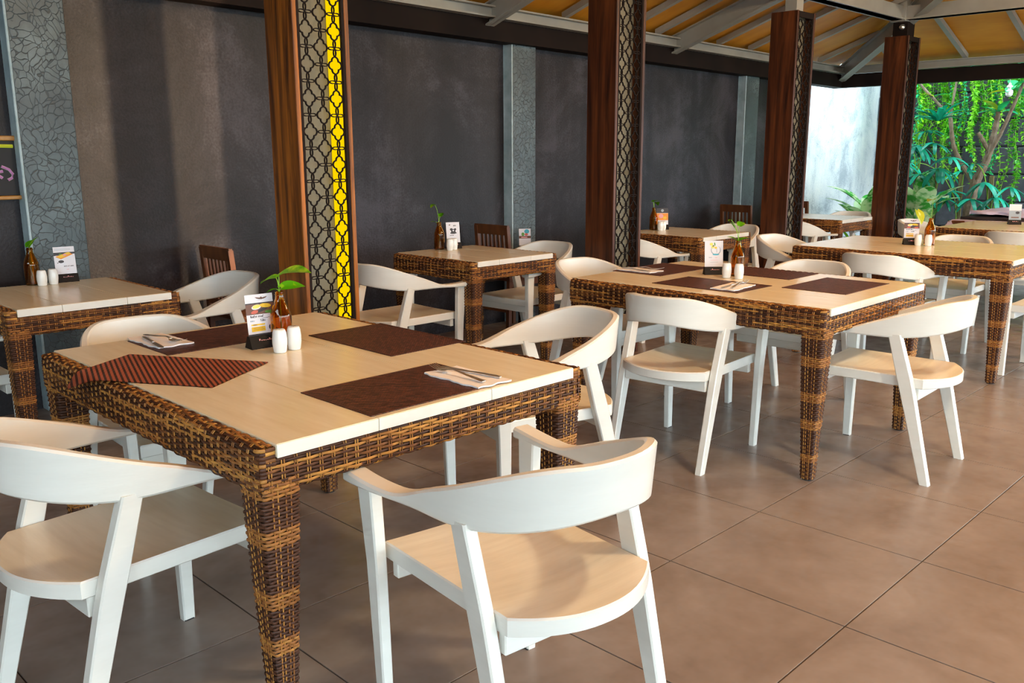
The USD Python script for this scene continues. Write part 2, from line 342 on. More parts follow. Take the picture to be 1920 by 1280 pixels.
def ibeam(p, q, w, h, t=0.012):
    up = np.array([0, 0, h])
    return cat([beam(p, q, w, t), beam(np.asarray(p) + [0, 0, h - t], np.asarray(q) + [0, 0, h - t], w, t), beam(p, q, t * 0.8, h)])


ZC = 2.45                            # ceiling height at the eaves
WX, SYE = -4.2, -5.06                # west and south eaves
# fascia beams
fb = thing('eave_beam', 'dark brown timber eave beam under the roof edge', kind='structure')
obj('beam', hull([(x, y, z + zt(x)) for x in (WX, EX + 0.1) for y in (EY - 0.02, EY + 0.12) for z in (2.225, 2.375)]), 'beam_wood', fb, smooth=False)
obj('beam', hull([(x, y, z + zt(EX)) for x in (EX, EX + 0.12) for y in (SYE, EY + 0.1) for z in (2.225, 2.375)]), 'beam_wood', fb, smooth=False)
obj('beam', hull([(x, y, z + zt(x)) for x in (WX, EX + 0.1) for y in (SYE - 0.12, SYE + 0.02) for z in (2.225, 2.375)]), 'beam_wood', fb, smooth=False)
# purlins (steel channel) on the eave beams
pu = thing('purlin', 'grey painted steel channel above the eave beam', kind='structure')
for (p, q) in (((WX, EY - 0.05), (EX - 0.05, EY - 0.05)), ((EX - 0.05, EY - 0.05), (EX - 0.05, SYE + 0.05))):
    P, Q = (np.array([*p, 2.375 + zt(p[0])]), np.array([*q, 2.375 + zt(q[0])]))
    obj('channel', [beam(P, Q, 0.09, 0.014), beam(P + [0, 0.02, 0.01], Q + [0, 0.02, 0.01], 0.03, 0.07), beam(P + [0, 0, 0.074], Q + [0, 0, 0.074], 0.08, 0.012)], 'steel_paint', pu, smooth=False)
# ring beams
rb = thing('ring_beam', 'grey painted steel ring beam above the pillars', kind='structure')
for (p, q) in (((WX + 1.4, RY), (RX + 0.06, RY)), ((RX, RY + 0.06), (RX, -RY)), ((WX + 1.4, -RY), (RX, -RY))):
    obj('beam', [beam((*p, ZR), (*q, ZR), 0.10, 0.13), beam((*p, ZR), (*q, ZR), 0.15, 0.012)], 'steel_paint', rb, smooth=False)
obj('joint_plate', cb(RX - 0.08, RY - 0.08, ZR - 0.01, RX + 0.08, RY + 0.08, ZR + 0.28, 0.004), 'steel_paint', rb, smooth=False)


def zc(y): return ZC + (EY - y) * SL      # ceiling underside along the north slope (no tilt)


# rafters: main ones in line with the pillars, light ones between
rf = thing('rafters', 'grey painted steel rafters under the orange ceiling', kind='structure')
for x in (0.14, 2.46, 4.86, 7.26):
    a, b = (x, EY + 0.02, 2.31 + zt(x)), (x, 1.2, 2.31 + zt(x) + (EY - 1.2) * SL)
    obj('main_rafter', ibeam(a, b, 0.09, 0.16), 'steel_paint', rf, smooth=False)
for x in (0.9, 1.68, 3.24, 4.05, 4.48, 5.66, 6.5, 6.93, 7.95, 8.55, 9.3, 10.1):
    y1 = 1.2 if x < 9.2 else EY - (EX - x) - 0.05
    a, b = (x, EY - 0.05, 2.455 + zt(x)), (x, y1, 2.455 + zt(x) + (EY - y1) * SL)
    if EY - y1 > 0.2: obj('rafter', beam(a, b, 0.05, 0.05), 'steel_paint', rf, smooth=False)
for y in (4.4, 3.62, 2.95, 2.2, 1.5):
    x1 = max(RX - 1.0, EX - (EY - y)) if y > 3.8 else RX - 2.2
    obj('rafter', beam((EX - 0.05, y, 2.455 + zt(EX)), (x1, y, 2.455 + zt(EX) + (EX - x1) * SL), 0.05, 0.05), 'steel_paint', rf, smooth=False)
h0, h1 = np.array([EX + 0.05, EY + 0.05, 2.27 + zt(EX)]), np.array([RX - 1.6, EY - (EX - RX + 1.6), 2.27 + zt(EX) + (EX - RX + 1.6) * SL])
obj('hip_rafter', ibeam(h0, h1, 0.09, 0.17), 'steel_paint', rf, smooth=False)
# ceiling slopes: north bays, east bays, and the two slopes behind the camera
ce = thing('ceiling', 'orange brown boarded roof underside', kind='structure')


def slab(pts, t=0.05):
    P = np.asarray(pts, float); return hull(np.vstack([P, P + [0, 0, t]]))


rid = EY                                    # ridge line at y = 0
zr = ZC + 0.055 + rid * SL
xs = [WX, -2.3, 0.14, 2.46, 4.86, 7.26]
cz = lambda x, y: ZC + 0.055 + zt(x) + (EY - abs(y)) * SL
for a, b in zip(xs[:-1], xs[1:]):
    obj('ceiling_board', slab([(a, EY + 0.1, cz(a, EY) - 0.033), (b, EY + 0.1, cz(b, EY) - 0.033), (b, 0, cz(b, 0)), (a, 0, cz(a, 0))]), 'ceiling_board', ce, smooth=False)
xh = EX - rid
obj('ceiling_board', slab([(7.26, EY + 0.1, cz(7.26, EY) - 0.033), (EX + 0.1, EY + 0.1, cz(EX, EY) - 0.033), (7.26, EX - 7.26 + 0 if False else EY - (EX - 7.26), cz(7.26, EY - (EX - 7.26)))]), 'ceiling_board', ce, smooth=False)
obj('ceiling_board', slab([(7.26, EY - (EX - 7.26), cz(7.26, EY - (EX - 7.26))), (7.26, 0, cz(7.26, 0)), (xh, 0, cz(xh, 0))]), 'ceiling_board', ce, smooth=False)
ee = lambda x, y: ZC + 0.055 + zt(x) + (EX - x) * SL
for y0, y1 in ((EY, 2.5), (2.5, 0), (0, -2.5), (-2.5, SYE)):
    f0, f1 = abs(y0), abs(y1)
    obj('ceiling_board', slab([(EX + 0.1, y0, ee(EX, 0) - 0.033), (EX + 0.1, y1, ee(EX, 0) - 0.033), (EX - (EY - f1), y1, ee(EX - (EY - f1), 0)), (EX - (EY - f0), y0, ee(EX - (EY - f0), 0))]), 'ceiling_board', ce, smooth=False)
obj('ceiling_board', slab([(WX, SYE - 0.1, cz(WX, EY) - 0.033), (EX + 0.1, SYE - 0.1, cz(EX, EY) - 0.033), (xh, 0, cz(xh, 0)), (WX, 0, cz(WX, 0))]), 'ceiling_board', ce, smooth=False)

# ------------------------------------------------------------------ pillars with fretwork faces
for n_, x0 in ((1, 1.555), (2, 5.17), (3, 8.70)):
    obj(f'trim_{n_ + 3}', cb(x0 - 0.012, YW - 0.094, 0.0, x0 + 0.002, YW + 0.01, 2.33, 0.003), 'pale_edge', smooth=False, kind='structure', label='added pale strip painting daylight on the left edge of the ' + ('nearest' if n_ == 1 else 'middle' if n_ == 2 else 'farthest') + ' pilaster')  # added strips whose colour stands for daylight on the pilaster sides
PW, PD, PH = 0.31, 0.24, 2.51


def ring2(shape, t): return shape.buffer(t / 2).difference(shape.buffer(-t / 2))


def fretwork(w, z0, z1, t=0.0052):
    """Quatrefoil rings in three staggered columns, linked by four-petal flowers."""
    dx, dz = 0.0775, 0.1545
    qf = union_all([Point(0.0, 0.0205).buffer(0.0185, 7), Point(0.0, -0.0205).buffer(0.0185, 7), Point(0.0175, 0).buffer(0.0185, 7), Point(-0.0175, 0).buffer(0.0185, 7)])
    qf = ring2(qf, t)
    pet = ring2(affinity.scale(Point(0, 0).buffer(1, 6), 0.0066, 0.0175), t * 0.72)
    fw = union_all([affinity.translate(pet, 0, 0.0195), affinity.translate(pet, 0, -0.0195), affinity.translate(affinity.rotate(pet, 90), 0.0175, 0), affinity.translate(affinity.rotate(pet, 90), -0.0175, 0)])
    q, f = extr(qf.simplify(0.0006), 0.008), extr(fw.simplify(0.0005), 0.008)
    out = []; frame = sbox(-w / 2, z0, w / 2, z1)
    for c in (-1, 0, 1):
        z = z0 + 0.04 + (0.0772 if c == 0 else 0)
        while z < z1 - 0.04:
            out.append((q, c * dx, z))
            if z + 0.077 < z1 - 0.02: out.append((f, c * dx, z + 0.0772))
            z += dz
    ms = []
    for m, x, z in out:
        v, ff = m; v = np.asarray(v)
        ms.append((np.stack([v[:, 0] + x, -v[:, 2], v[:, 1] + z], 1), np.asarray(ff)))
    return cat(ms)


def make_pillar(label, glow):
    t = thing('pillar', label, 'pillar')
    w, d = PW / 2, PD / 2
    wood = 'pillar_wood_warm' if glow else 'pillar_wood'  # the glowing pillar gets the wood with light in its colour
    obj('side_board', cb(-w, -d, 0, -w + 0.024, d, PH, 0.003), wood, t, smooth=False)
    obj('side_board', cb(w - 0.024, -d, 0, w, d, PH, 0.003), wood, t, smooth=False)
    obj('back_board', cb(-w + 0.024, d - 0.02, 0, w - 0.024, d - 0.001, PH - 0.002, 0.002), wood, t, smooth=False)
    obj('front_frame', [cb(-w + 0.022, -d + 0.004, 0, -w + 0.040, -d + 0.022, PH - 0.002, 0.002), cb(w - 0.040, -d + 0.004, 0, w - 0.022, -d + 0.022, PH - 0.002, 0.002),
                        cb(-w + 0.03, -d + 0.004, 0, w - 0.03, -d + 0.022, 0.05, 0.002), cb(-w + 0.03, -d + 0.004, PH - 0.05, w - 0.03, -d + 0.022, PH - 0.003, 0.002)], 'beam_wood', t, smooth=False)
    fr = fretwork(PW - 0.08, 0.05, PH - 0.05)
    obj('fretwork', (fr[0] + [0, -d + 0.018, 0], fr[1]), 'lattice_metal', t, smooth=False)
    obj('inner_panel', cb(-w + 0.026, -d + 0.082, 0.01, w - 0.026, -d + 0.094, PH - 0.01, 0.002), 'pillar_panel', t, smooth=False)
    obj('top_board', cb(-w + 0.02, -d + 0.02, PH - 0.03, w - 0.02, d - 0.02, PH - 0.012, 0.002), 'beam_wood', t, smooth=False)
    if glow:
        obj('light_panel', cb(w - 0.076, -d + 0.034, 0.03, w - 0.026, -d + 0.080, PH - 0.04, 0.004), 'yellow_lamp', t, smooth=False, label='glowing yellow light panel inside the pillar')
    return t


PY = 3.70
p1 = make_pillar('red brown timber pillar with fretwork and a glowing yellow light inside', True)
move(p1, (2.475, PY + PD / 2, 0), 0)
p2 = make_pillar('red brown timber pillar with unlit fretwork, next to the lit one', False)
move(p2, (4.845, PY + PD / 2, 0), 0)
p3 = dup(p2, (7.205, PY + PD / 2, 0), 0, 'dark timber pillar with fretwork, third from the left, its top edge in view')
p4 = dup(p2, (9.495, PY + PD / 2, 0), 0, 'dark timber pillar with fretwork at the garden corner, under a small silver spotlight')
for p_, x, lab in ((p3, 7.205, 'grey steel post on top of the third pillar'), (p1, 2.475, 'grey steel post above the lit pillar'), (p2, 4.845, 'grey steel post above the second pillar')):
    o = thing('post_cap', lab, 'post', (x, PY + PD / 2, PH)); obj('post', cb(-0.055, -0.055, -0.012, 0.055, 0.055, ZR - PH, 0.004), 'steel_paint', o, smooth=False)
    obj('plate', cb(-0.09, -0.09, ZR - PH - 0.012, 0.09, 0.09, ZR - PH, 0.002), 'steel_paint', o, smooth=False)
o = thing('spotlight_box', 'dark box with a round silver spotlight on top of the corner pillar', 'spotlight', (9.495, PY + PD / 2, PH))
obj('box', cb(-0.085, -0.075, -0.012, 0.085, 0.075, ZR - PH, 0.004), 'beam_wood', o, smooth=False)
sp = trimesh.creation.icosphere(2, 0.030); obj('silver_ball', xf(sp, (-0.092, -0.02, 0.09)), 'steel', o, label='silver ball of the spotlight')
obj('ball_collar', xf(lathe([(0.018, 0), (0.018, 0.02)], 12), (-0.078, -0.02, 0.09), ry=-90), 'black_plastic', o)

# added unseen lamp behind the lit pillar: two slots shaped to throw warm upright bands on the wall
ww = thing('wall_washer', 'added unseen slotted lamp behind the lit pillar, shaped to throw bands', 'lamp', (0, 0, 0))
yb = PY + PD; ys = yb + 0.13
lx = 2.585
slots = []
for wx0, wx1 in ((1.83, 2.06), (2.41, 2.72)):
    k = (ys - yb - 0.02) / (YW - yb - 0.02)
    slots.append((lx + (wx0 - lx) * k, lx + (wx1 - lx) * k))
edges = [2.44, slots[0][0], slots[0][1], slots[1][0], slots[1][1], 2.615]
obj('housing', [bx(2.44, yb, 0.3, 2.447, ys, 2.4), bx(2.608, yb, 0.3, 2.615, ys, 2.4), bx(2.44, yb, 0.29, 2.615, ys, 0.3), bx(2.44, yb, 2.4, 2.615, ys, 2.41)], 'beam_wood', ww, smooth=False)
for a, b in ((edges[0], edges[1]), (edges[2], edges[3]), (edges[4], edges[5])):
    if b - a > 0.001: obj('louvre', bx(a, ys - 0.002, 0.3, b, ys, 2.4), 'beam_wood', ww, smooth=False)
obj('light_strip', bx(lx - 0.002, yb + 0.018, 0.35, lx + 0.002, yb + 0.02, 2.35), 'wash_glow', ww, smooth=False)

# ------------------------------------------------------------------ furniture: rattan tables
TONES = []


def tone_mesh(name, pieces, parent, smooth=40):
    """pieces: (mesh, tone per piece) joined into one woven mesh with a 'tone' primvar."""
    V, F, T, n = [], [], [], 0
    for (v, f), t in pieces:
        V.append(v); F.append(np.asarray(f) + n); n += len(v); T.append(np.broadcast_to(np.asarray(t, np.float32), (len(v),)))
    v, f, t = np.vstack(V), np.vstack(F), np.concatenate(T)
    p = f'{ppath(parent)}/{numbered(ppath(parent), name)}'
    m = usdkit.mesh(stage, p, (v, f), M['rattan'], smooth=True)
    UsdGeom.PrimvarsAPI(m).CreatePrimvar('tone', Sdf.ValueTypeNames.FloatArray, 'vertex').Set(Vt.FloatArray.FromNumpy(t.astype(np.float32)))
    return tag(m.GetPrim(), kind='stuff')


def ribbon(C, N, W, w, th):
    """Strand: centre line C, outward normals N, width directions W; a low arched strip of width w."""
    s = np.array([-0.5, -0.28, 0.28, 0.5]); h = np.array([-0.9, 0.25, 0.25, -0.9]) * th
    R = C[:, None] + W[:, None] * (s * w)[None, :, None] + N[:, None] * h[None, :, None]
    n = len(C); k = 4; F = []
    i = np.arange(n - 1)[:, None] * k + np.arange(k - 1)[None]
    F = np.concatenate([np.stack([i, i + 1, i + k + 1], -1).reshape(-1, 3), np.stack([i, i + k + 1, i + k], -1).reshape(-1, 3)])
    return R.reshape(-1, 3), F


def strand_tones(rng, S, base=0.46, spread=0.5):
    """Tone along a strand: pieces of 6 to 30 cm, dark or golden."""
    t = np.zeros(len(S)); s0 = 0.0
    while s0 < S[-1] + 1e-6:
        L = rng.uniform(0.05, 0.30); v = base + spread * rng.choice([-0.75, -0.5, -0.3, 0.1, 0.5, 0.8]) * rng.uniform(0.7, 1)
        t[(S >= s0 - 1e-9) & (S < s0 + L)] = v; s0 += L
    return t


def weave_panel(rng, L, prof, pitch=0.0080, stake=0.033):
    """Weave over an extruded profile. Local frame: strands run along +x from 0 to L, prof = [(y, z)] outward side to the left of travel."""
    P = np.asarray(prof, float); d = np.linalg.norm(np.diff(P, axis=0), axis=1); S = np.concatenate([[0], np.cumsum(d)])
    n_rows = max(2, int(S[-1] / pitch)); pit = S[-1] / n_rows
    at = lambda s: np.stack([np.interp(s, S, P[:, k]) for k in (0, 1)], -1)
    def nrm(s):
        e = 0.004; t = at(np.minimum(s + e, S[-1])) - at(np.maximum(s - e, 0)); t /= np.linalg.norm(t, axis=-1, keepdims=True) + 1e-12
        return np.stack([-t[..., 1], t[..., 0]], -1), t
    ns = int(round(L / stake)); st = L / ns; out = []
    xs_ = np.linspace(0, L, ns * 4 + 1)
    for r in range(n_rows):
        s = (r + 0.5) * pit; p = at(np.array(s)); n, t = nrm(np.array(s))
        amp = 0.0026 * np.cos(np.pi * (xs_ / st - 0.5) + np.pi * ((r // 1) % 2))
        C = np.stack([xs_, np.full_like(xs_, p[0]), np.full_like(xs_, p[1])], 1); N = np.tile([0, n[0], n[1]], (len(xs_), 1)); W = np.tile([0, t[0], t[1]], (len(xs_), 1))
        C = C + N * amp[:, None]
        T = np.repeat(strand_tones(rng, xs_), 4)
        out.append((ribbon(C, N, W, pit * 0.86, 0.0022), T))
    ss = np.linspace(0, S[-1], max(6, n_rows * 2)); pp = at(ss); nn, tt = nrm(ss)
    for k in range(ns):
        for off in (-0.0034, 0.0034):
            x = (k + 0.5) * st + off
            C = np.stack([np.full(len(ss), x), pp[:, 0], pp[:, 1]], 1); N = np.stack([0 * ss, nn[:, 0], nn[:, 1]], 1)
            W = np.tile([1.0, 0, 0], (len(ss), 1))
            v, f = ribbon(C + N * 0.0006, N, W, 0.0036, 0.0016)
            out.append(((v, f[:, ::-1]), rng.uniform(0.55, 0.9)))
    return out


def place(pieces, fn):
    return [((fn(v), f), t) for (v, f), t in pieces]


def weave_leg(rng, top, bot, z0, z1, pitch=0.0085):
    """Tapered square leg: rings of strands round upright stakes, in golden and dark bands."""
    n = int((z1 - z0) / pitch); out = []; K = 4
    def ringpts(h, u):
        # u in 0..4 around a rounded square of half width h
        c = u % 4; side = np.floor(c).astype(int); f = c - side
        a = np.array([[-1, -1], [1, -1], [1, 1], [-1, 1]], float)
        p = a[side] * (1 - f[:, None]) + a[(side + 1) % 4] * f[:, None]
        m = np.abs(p).min(1); sq = p / np.maximum(1.0, (np.abs(p) ** 7).sum(1) ** (1 / 7))[:, None]
        nn = np.sign(p) * np.abs(p) ** 5; nn /= np.linalg.norm(nn, axis=1)[:, None]
        return sq * h, nn
    band = 0.0
    tones, zb = [], z1
    light = True
    edges = []
    z = z1
    while z > z0:
        hgt = rng.uniform(0.035, 0.05) if light else rng.uniform(0.075, 0.11)
        edges.append((z - hgt, z, light)); z -= hgt; light = not light
    for r in range(n):
        z = z0 + (r + 0.5) * (z1 - z0) / n; h = bot + (top - bot) * smooth01((z - z0) / (z1 - z0)) * 0.35 + (top - bot) * 0.65 * (z - z0) / (z1 - z0)
        nst = 6 if h > 0.035 else 4 if h > 0.026 else 3
        u = np.linspace(0, 4, 4 * nst * 3 + 1); q, nn = ringpts(h, u)
        amp = 0.0020 * np.cos(np.pi * (u * nst - 0.5) + np.pi * (r % 2))
        C = np.column_stack([q + nn * amp[:, None], np.full(len(u), z)]); N = np.column_stack([nn, 0 * u]); W = np.tile([0, 0, 1.0], (len(u), 1))
        lt = [e[2] for e in edges if e[0] <= z <= e[1]]; lt = lt[0] if lt else False
        base = (0.66 if lt else 0.24) + rng.uniform(-0.10, 0.10)
        out.append((ribbon(C, N, W, pitch * 0.88, 0.0018), base))
    zz = np.linspace(z0, z1, 16)
    for k in range(4):
        for f_ in (0.27, 0.40, 0.60, 0.73):
            R = [];
            for z in zz:
                h = bot + (top - bot) * smooth01((z - z0) / (z1 - z0)) * 0.35 + (top - bot) * 0.65 * (z - z0) / (z1 - z0)
                q, nn = ringpts(h, np.array([k + f_])); R.append((q[0], nn[0]))
            q = np.array([a for a, _ in R]); nn = np.array([b for _, b in R])
            C = np.column_stack([q, zz]) + np.column_stack([nn, 0 * zz]) * 0.0004; N = np.column_stack([nn, 0 * zz]); W = np.stack([-nn[:, 1], nn[:, 0], 0 * zz], 1)
            v, f = ribbon(C, N, W, 0.0040, 0.0014)
            out.append(((v, f[:, ::-1]), rng.uniform(0.6, 0.9)))
    return out


def make_table(name, label, lx, ly, boards, seed, leg_top=0.052, leg_bot=0.026):
    """Slab lx by ly; the wicker frame runs proud of it on the two long-side edges (x)."""
    rng = np.random.default_rng(seed)
    t = thing(name, label, 'table')
    Z = 0.75; th = 0.032; rim = 0.042
    x = -lx / 2
    for k, fr in enumerate(boards):
        x1 = x + lx * fr
        b_ = obj('tabletop_board', cb(x + 0.0006, -ly / 2, Z - th, x1 - 0.0006, ly / 2, Z, 0.0022), 'table_paint', t, smooth=False)
        for s in (-1, 1): obj('edge_band', cb(x + 0.0010, min(s * (ly / 2 - 0.001), s * (ly / 2 + 0.0012)), Z - th, x1 - 0.0010, max(s * (ly / 2 - 0.001), s * (ly / 2 + 0.0012)), Z - 0.0015, 0.0005), 'white_paint', b_, smooth=False)  # added strips, so slab edges lack the warm light of the top
        x = x1
    X, Y = lx / 2 + rim, ly / 2 - 0.006
    zb, zt_ = 0.635, Z - th - 0.002
    # aprons along x (front and back): plain upright weave under the slab edge
    for s, nm in ((-1, 'front'), (1, 'back')):
        a = obj('apron', bx(-X + 0.03, min(s * (Y - 0.03), s * (Y - 0.006)), zb + 0.004, X - 0.03, max(s * (Y - 0.03), s * (Y - 0.006)), zt_ - 0.002), 'rattan_core', t, smooth=False)
        pc = weave_panel(rng, 2 * X - 0.02, [(0.024, zb - 0.002), (0.006, zb), (0, zb + 0.007), (0, zt_ - 0.004), (0.004, zt_)])
        pc = [((v * [1, 1, 1], f), tt) for (v, f), tt in pc]
        fn = (lambda v: np.stack([v[:, 0] - X + 0.01, -Y + v[:, 1], v[:, 2]], 1)) if s < 0 else (lambda v: np.stack([X - 0.01 - v[:, 0], Y - v[:, 1], v[:, 2]], 1))
        tone_mesh('wicker', place(pc, fn), a)
    # aprons along y: rounded rim beside the slab
    for s in (-1, 1):
        a = obj('apron', bx(min(s * (X - 0.006), s * (X - 0.032)), -Y + 0.012, zb + 0.004, max(s * (X - 0.006), s * (X - 0.032)), Y - 0.012, Z - 0.014), 'rattan_core', t, smooth=False)
        pr = [(0.026, zb - 0.002), (0.006, zb), (0, zb + 0.008), (0, Z - 0.028), (0.004, Z - 0.014), (0.013, Z - 0.006), (0.026, Z - 0.003), (0.040, Z - 0.005)]
        pc = weave_panel(rng, 2 * Y, pr)
        fn = (lambda v: np.stack([-X + v[:, 1], Y - v[:, 0], v[:, 2]], 1)) if s < 0 else (lambda v: np.stack([X - v[:, 1], -Y + v[:, 0], v[:, 2]], 1))
        tone_mesh('wicker', place(pc, fn), a)
    cap = []
    for sx in (-1, 1):
        for sy in (-1, 1):
            cx, cy = sx * (X - leg_top - 0.0005), sy * (Y - leg_top + 0.002)
            l = obj('leg', loft([[(cx + a * h, cy + b * h, z) for a, b in ((-1, -1), (1, -1), (1, 1), (-1, 1))] for h, z in ((leg_bot - 0.004, 0.008), (leg_top - 0.005, zb + 0.03))]), 'rattan_core', t, smooth=False)
            pc = weave_leg(rng, leg_top, leg_bot, 0.006, zb + 0.03)
            tone_mesh('wicker', place(pc, lambda v: v + [cx, cy, 0]), l)
            obj('foot', xf(lathe([(leg_bot * 0.9, 0), (leg_bot * 0.95, 0.008)], 12), (cx, cy, 0)), 'rubber', l)
            # corner ends: strands folding over the end of the rim
            for r in range(9):
                zz = Z - 0.010 - 0.0088 * r
                ang = np.linspace(0, math.pi / 2, 7); rr = 0.016
                px_ = (X - rr) + rr * np.cos(ang); py_ = (Y - rr) + rr * np.sin(ang)
                C = np.stack([sx * px_, sy * (py_ + 0.001), np.full(7, zz)], 1); N = np.stack([sx * np.cos(ang), sy * np.sin(ang), 0 * ang], 1); W = np.tile([0, 0, 1.0], (7, 1))
                v, f = ribbon(C + N * 0.002, N, W, 0.0093, 0.0022)
                cap.append(((v, f if sx * sy > 0 else f[:, ::-1]), rng.uniform(0.2, 0.85)))
            for r in range(5):       # end face of the rim above the apron, next to the slab
                zz = Z - 0.011 - 0.0088 * r
                C = np.array([(sx * (X - 0.012 - 0.030 * q), sy * (Y + 0.001 + 0.0012 * math.sin(3 * q + r)), zz) for q in np.linspace(0, 1, 4)]); N = np.tile([0, sy, 0], (4, 1)).astype(float); W = np.tile([0, 0, 1.0], (4, 1))
                v, f = ribbon(C, N, W, 0.0093, 0.0022)
                cap.append(((v, f if sx * sy < 0 else f[:, ::-1]), rng.uniform(0.3, 0.9)))
    tone_mesh('corner_wrap', cap, t)
    return t


big = (0.28, 0.38, 0.34)
T1 = make_table('dining_table', 'nearest large white topped wicker table, a striped placemat hanging over its edge', 1.00, 1.38, big, 3)
move(T1, (1.46, 2.375, 0), 0)
T2 = dup(T1, (3.955, 2.28, 0), 0, 'large white topped wicker table in the middle, set with four dark placemats')
T5 = dup(T1, (6.25, 2.25, 0), 0, 'large white topped wicker table at the right, a yellow leaf in its bottle')
T6 = dup(T1, (8.47, 2.10, 0), 0, 'farthest large wicker table at the right, in front of the lilac cloths')
S1 = make_table('small_table', 'small white topped wicker table at the left edge, by the crackled pilaster', 0.66, 0.76, (0.27, 0.42, 0.31), 9, 0.046, 0.027)
move(S1, (1.46, 4.385, 0), 0)
S2 = dup(S1, (3.90, 4.20, 0), 0, 'small white topped wicker table between the first two pillars')
S3 = dup(S1, (6.12, 4.08, 0), 0, 'small white topped wicker table between the second and third pillars')
S4 = dup(S1, (8.50, 4.09, 0), 0, 'small white topped wicker table beside the pale sunlit wall')

# ------------------------------------------------------------------ furniture: white armchairs (face +y)


